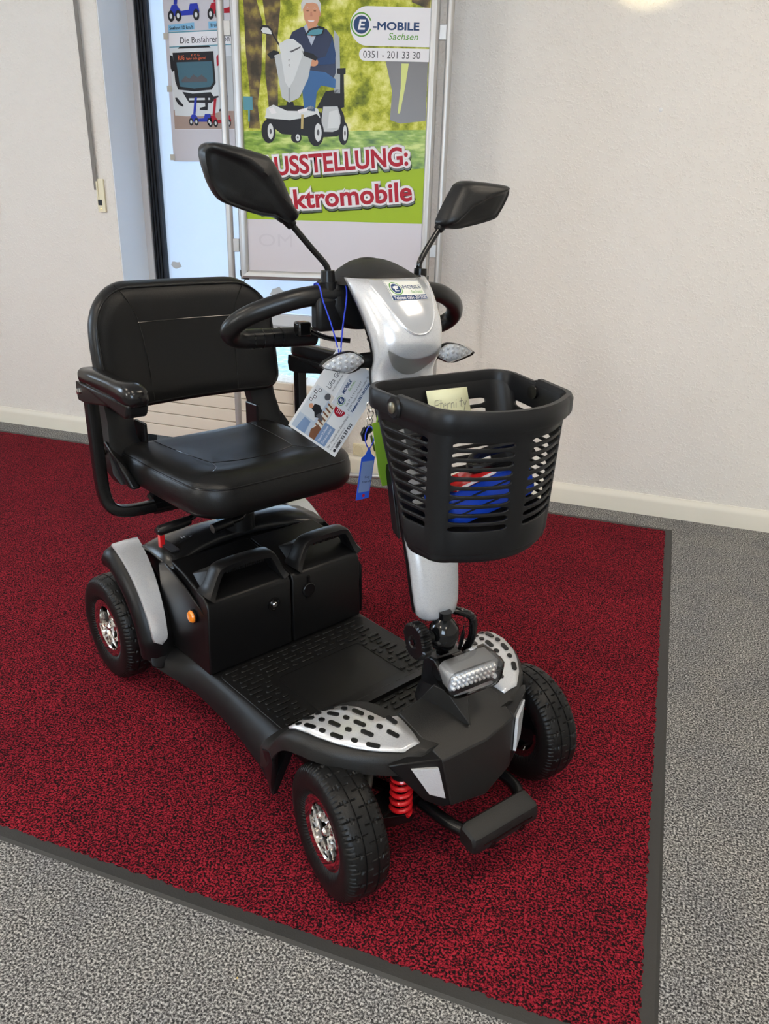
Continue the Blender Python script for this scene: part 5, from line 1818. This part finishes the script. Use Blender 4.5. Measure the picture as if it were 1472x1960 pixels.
# key bunch with blue tag hanging from the ignition on the tiller
kM = SCM @ TM @ axes((-.120, -.006, .008), (0, 1, 0), (0, 0, 1))
kb = thing_at('key_bunch', kM, 'ring of keys hanging from the tiller behind the basket edge', 'keys')
B().tube([(-.050, .792, -.01), (-.078, .792, .0)], .006, 12).done('ignition_key', CHROME, kb)
for k in range(3):
    B().tube([(-.0815 + .005 * math.cos(a * PI / 8), .784 - k * .013 + .008 * math.sin(a * PI / 8), .002 * (k % 2) + .003 * math.sin(a * PI / 4)) for a in range(17)], .0011, 6).done('chain_link', CHROME, kb)
ring = [(-.083 + .0075 * math.cos(a * PI / 12), .748 + .0075 * math.sin(a * PI / 12), .001) for a in range(25)]
B().tube(ring, .0011, 6).done('key_ring', CHROME, kb)
B().prism([(-.098, .741), (-.093, .751), (-.084, .753), (-.076, .748), (-.081, .742), (-.084, .741), (-.087, .729), (-.093, .727)], -.003, .003).done('key_fob', BLACKS, kb, bevel=.001)
B().prism([(-.080, .735), (-.077, .737), (-.068, .708), (-.071, .707)], -.001, .001).done('key_blade', CHROME, kb, smooth=0)
tgM = kM @ Matrix.Translation((0, 0, .004))
tg = thing_at('key_tag', tgM, 'blue plastic key tag on a thin loop hanging beside the basket', 'key tag')
pts = [(-.0985, .700), (-.091, .705), (-.086, .714), (-.082, .714), (-.079, .705), (-.0725, .698), (-.0835, .6275), (-.1085, .627)]
B().prism(pts, -.0006, .0006).done('tag', BLUE, tg, smooth=0)
flat('paper_insert', [(-.0975, .694), (-.0745, .693), (-.0825, .640), (-.1045, .640)], mat('tag_paper', (.16, .22, .40), .3), tg, I4, .0009)
flat('printed_mark', ell(-.094, .6335, .0028, .0028, 16), PRED, tg, I4, .0009)
lettering('Key', .006, PDARK, tg, Matrix.Translation((-.092, .664, .0011)))
lettering('Eternity', .006, PDARK, tg, Matrix.Translation((-.097, .656, .0011)))
B().tube(smoothpath([(-.084, .713, 0), (-.093, .727, .004), (-.0945, .742, .005), (-.086, .754, .003), (-.0775, .744, .005), (-.0785, .727, .004), (-.084, .713, 0)], 5), .0011, 6).done('loop', BLUESTR, tg)
gs = thing_at('green_strap', SCM @ TM @ axes((-.100, -.016, .004), (0, 1, 0), (0, 0, 1)), 'lime green fabric strap hanging behind the basket corner', 'strap')
b = B()
b.loft([[(x0, y, z), (x1, y, z), (x1, y, z - .0015), (x0, y, z - .0015)] for x0, x1, y, z in ((-.076, -.060, .765, -.004), (-.075, -.050, .74, .002), (-.071, -.045, .71, .003), (-.064, -.040, .68, 0), (-.057, -.034, .655, .002))])
b.done('strap', GREEN, gs, smooth=60)
B().tube([(-.068, .765, -.004), (-.060, .790, -.008)], .0015, 6).done('strap_loop', GREEN, gs)

# note on the back wall inside the basket
nM = SCM @ TM @ axes((-.0235, -.030, .753), (0, 1, -.01), (-.0290, .01, .0772)) @ Matrix.Translation((0, 0, .0045))
nt_ = thing_at('sticky_note', nM, 'pale yellow handwritten sticky note inside the basket', 'note')
b = B()
b.quadgrid([[(x, y, .004 * (1 - y / .076) ** 2 + .0005) for x in (0, .041, .082)] for y in (0, .015, .03, .045, .06, .078)])
b.done('note', mat('note_yellow', (.74, .76, .52), .6), nt_, smooth=60, solid=.0003)
def hand(strokes, x, y, s):
    for st in strokes:
        p = [Vector((x + (a + .22 * c) * s, y + c * s + a * s * .10, .0016 + .004 * (1 - max(0, min(1, (y + c * s) / .076))) ** 2)) for a, c in st]
        B().tube(p if len(p) > 2 else [p[0], (p[0] + p[1]) / 2, p[1]], .00035, 4).done('handwriting', PGREY, nt_)
W_ = {'E': [[(.6, 1), (0, 1), (0, 0), (.6, 0)], [(0, .5), (.5, .5)]], 't': [[(.25, 1), (.22, .1), (.4, 0)], [(0, .65), (.5, .65)]], 'e': [[(0, .35), (.4, .4), (.3, .6), (.05, .5), (.05, .1), (.4, .05)]],
      'r': [[(.05, .6), (.05, 0)], [(.05, .45), (.3, .6), (.4, .55)]], 'n': [[(0, .6), (0, 0)], [(0, .45), (.25, .6), (.35, .45), (.38, 0)]], 'i': [[(.1, .55), (.1, 0)], [(.13, .8), (.15, .86)]], 'y': [[(0, .6), (.2, .15)], [(.42, .6), (.1, -.4)]],
      '2': [[(0, .8), (.2, 1), (.4, .8), (.3, .5), (0, 0), (.5, 0)]], '5': [[(.45, 1), (.05, 1), (.02, .6), (.35, .55), (.4, .2), (.2, 0), (0, .05)]], 'A': [[(0, 0), (.25, 1), (.5, 0)], [(.1, .4), (.42, .4)]], '4': [[(.3, 1), (0, .4), (.5, .4)], [(.36, .7), (.34, 0)]]}
x = .010
for ch in 'Eternity':
    hand(W_[ch], x, .046, .015)
    x += .0082
x = .022
for ch in '25A4':
    hand(W_[ch], x, .022, .015)
    x += .0108

# contents of the basket
pcM = SCM @ TM @ Matrix.Translation((.062, .004, .687)) @ Matrix.Rotation(math.radians(11), 4, 'X') @ Matrix.Rotation(math.radians(-16), 4, 'Y')
pc = thing_at('blue_pouch', pcM, 'bright blue zipped pouch lying in the bottom of the basket', 'pouch')
rings = []
for z, s_ in ((-.025, .93), (-.021, .985), (-.010, 1), (.010, 1), (.021, .985), (.025, .93)):
    rings.append([(a * s_, v * s_, z) for a, v in rrect(-.040, .040, -.083, .083, .014, 5)])
b = B()
b.loft(rings)
b.done('pouch', mat('pouch_blue', (.01, .07, .62), .35), pc, smooth=50)
for z in (-.009, .011):
    B().sweep([(a, v, z) for a, v in rrect(-.0405, .0405, -.0835, .0835, .014, 5)], [(-.001, -.0012), (.001, -.0012), (.001, .0012), (-.001, .0012)], True).done('zip_line', PDARK, pc)
rc = thing_at('red_booklet', SCM @ TM @ Matrix.Translation((.068, -.030, .719)) @ Matrix.Rotation(math.radians(13), 4, 'X') @ Matrix.Rotation(math.radians(-15), 4, 'Y'), 'thin red booklet lying on the blue pouch', 'booklet')
B().box(-.035, .035, -.045, .030, -.004, .002).done('cover', REDG, rc, smooth=0, bevel=.001)
B().box(-.034, .0355, -.044, .0305, -.003, .001).done('pages', PWHITE, rc, smooth=0)
ccM = SCM @ TM @ Matrix.Translation((.070, .035, .733)) @ Matrix.Rotation(math.radians(12), 4, 'X')
cc = thing_at('cable_coil', ccM, 'coil of black charging cable on top of the blue pouch', 'cable')
path = [((.030 + .006 * math.sin(k * .7)) * math.cos(k * .35), (.052 + .006 * math.cos(k * .5)) * math.sin(k * .35), .0045 + .00022 * k) for k in range(60)]
B().tube(path, .0042, 8).done('cable', BLACKS, cc)
B().tube([(.03, .0, .012), (.03, .04, .012)], .008, 10).done('plug', BLACKS, cc)

# crumb on the carpet
o = B().hull([(.002, 0, 0), (-.002, .001, 0), (0, .002, 0), (0, -.002, .001), (.001, .001, .003)]).done('crumb', mat('crumb', (.65, .45, .12), .6))
o.location = (-.462, .699, .0)
tag(o, 'tiny yellow crumb on the grey carpet', 'crumb')
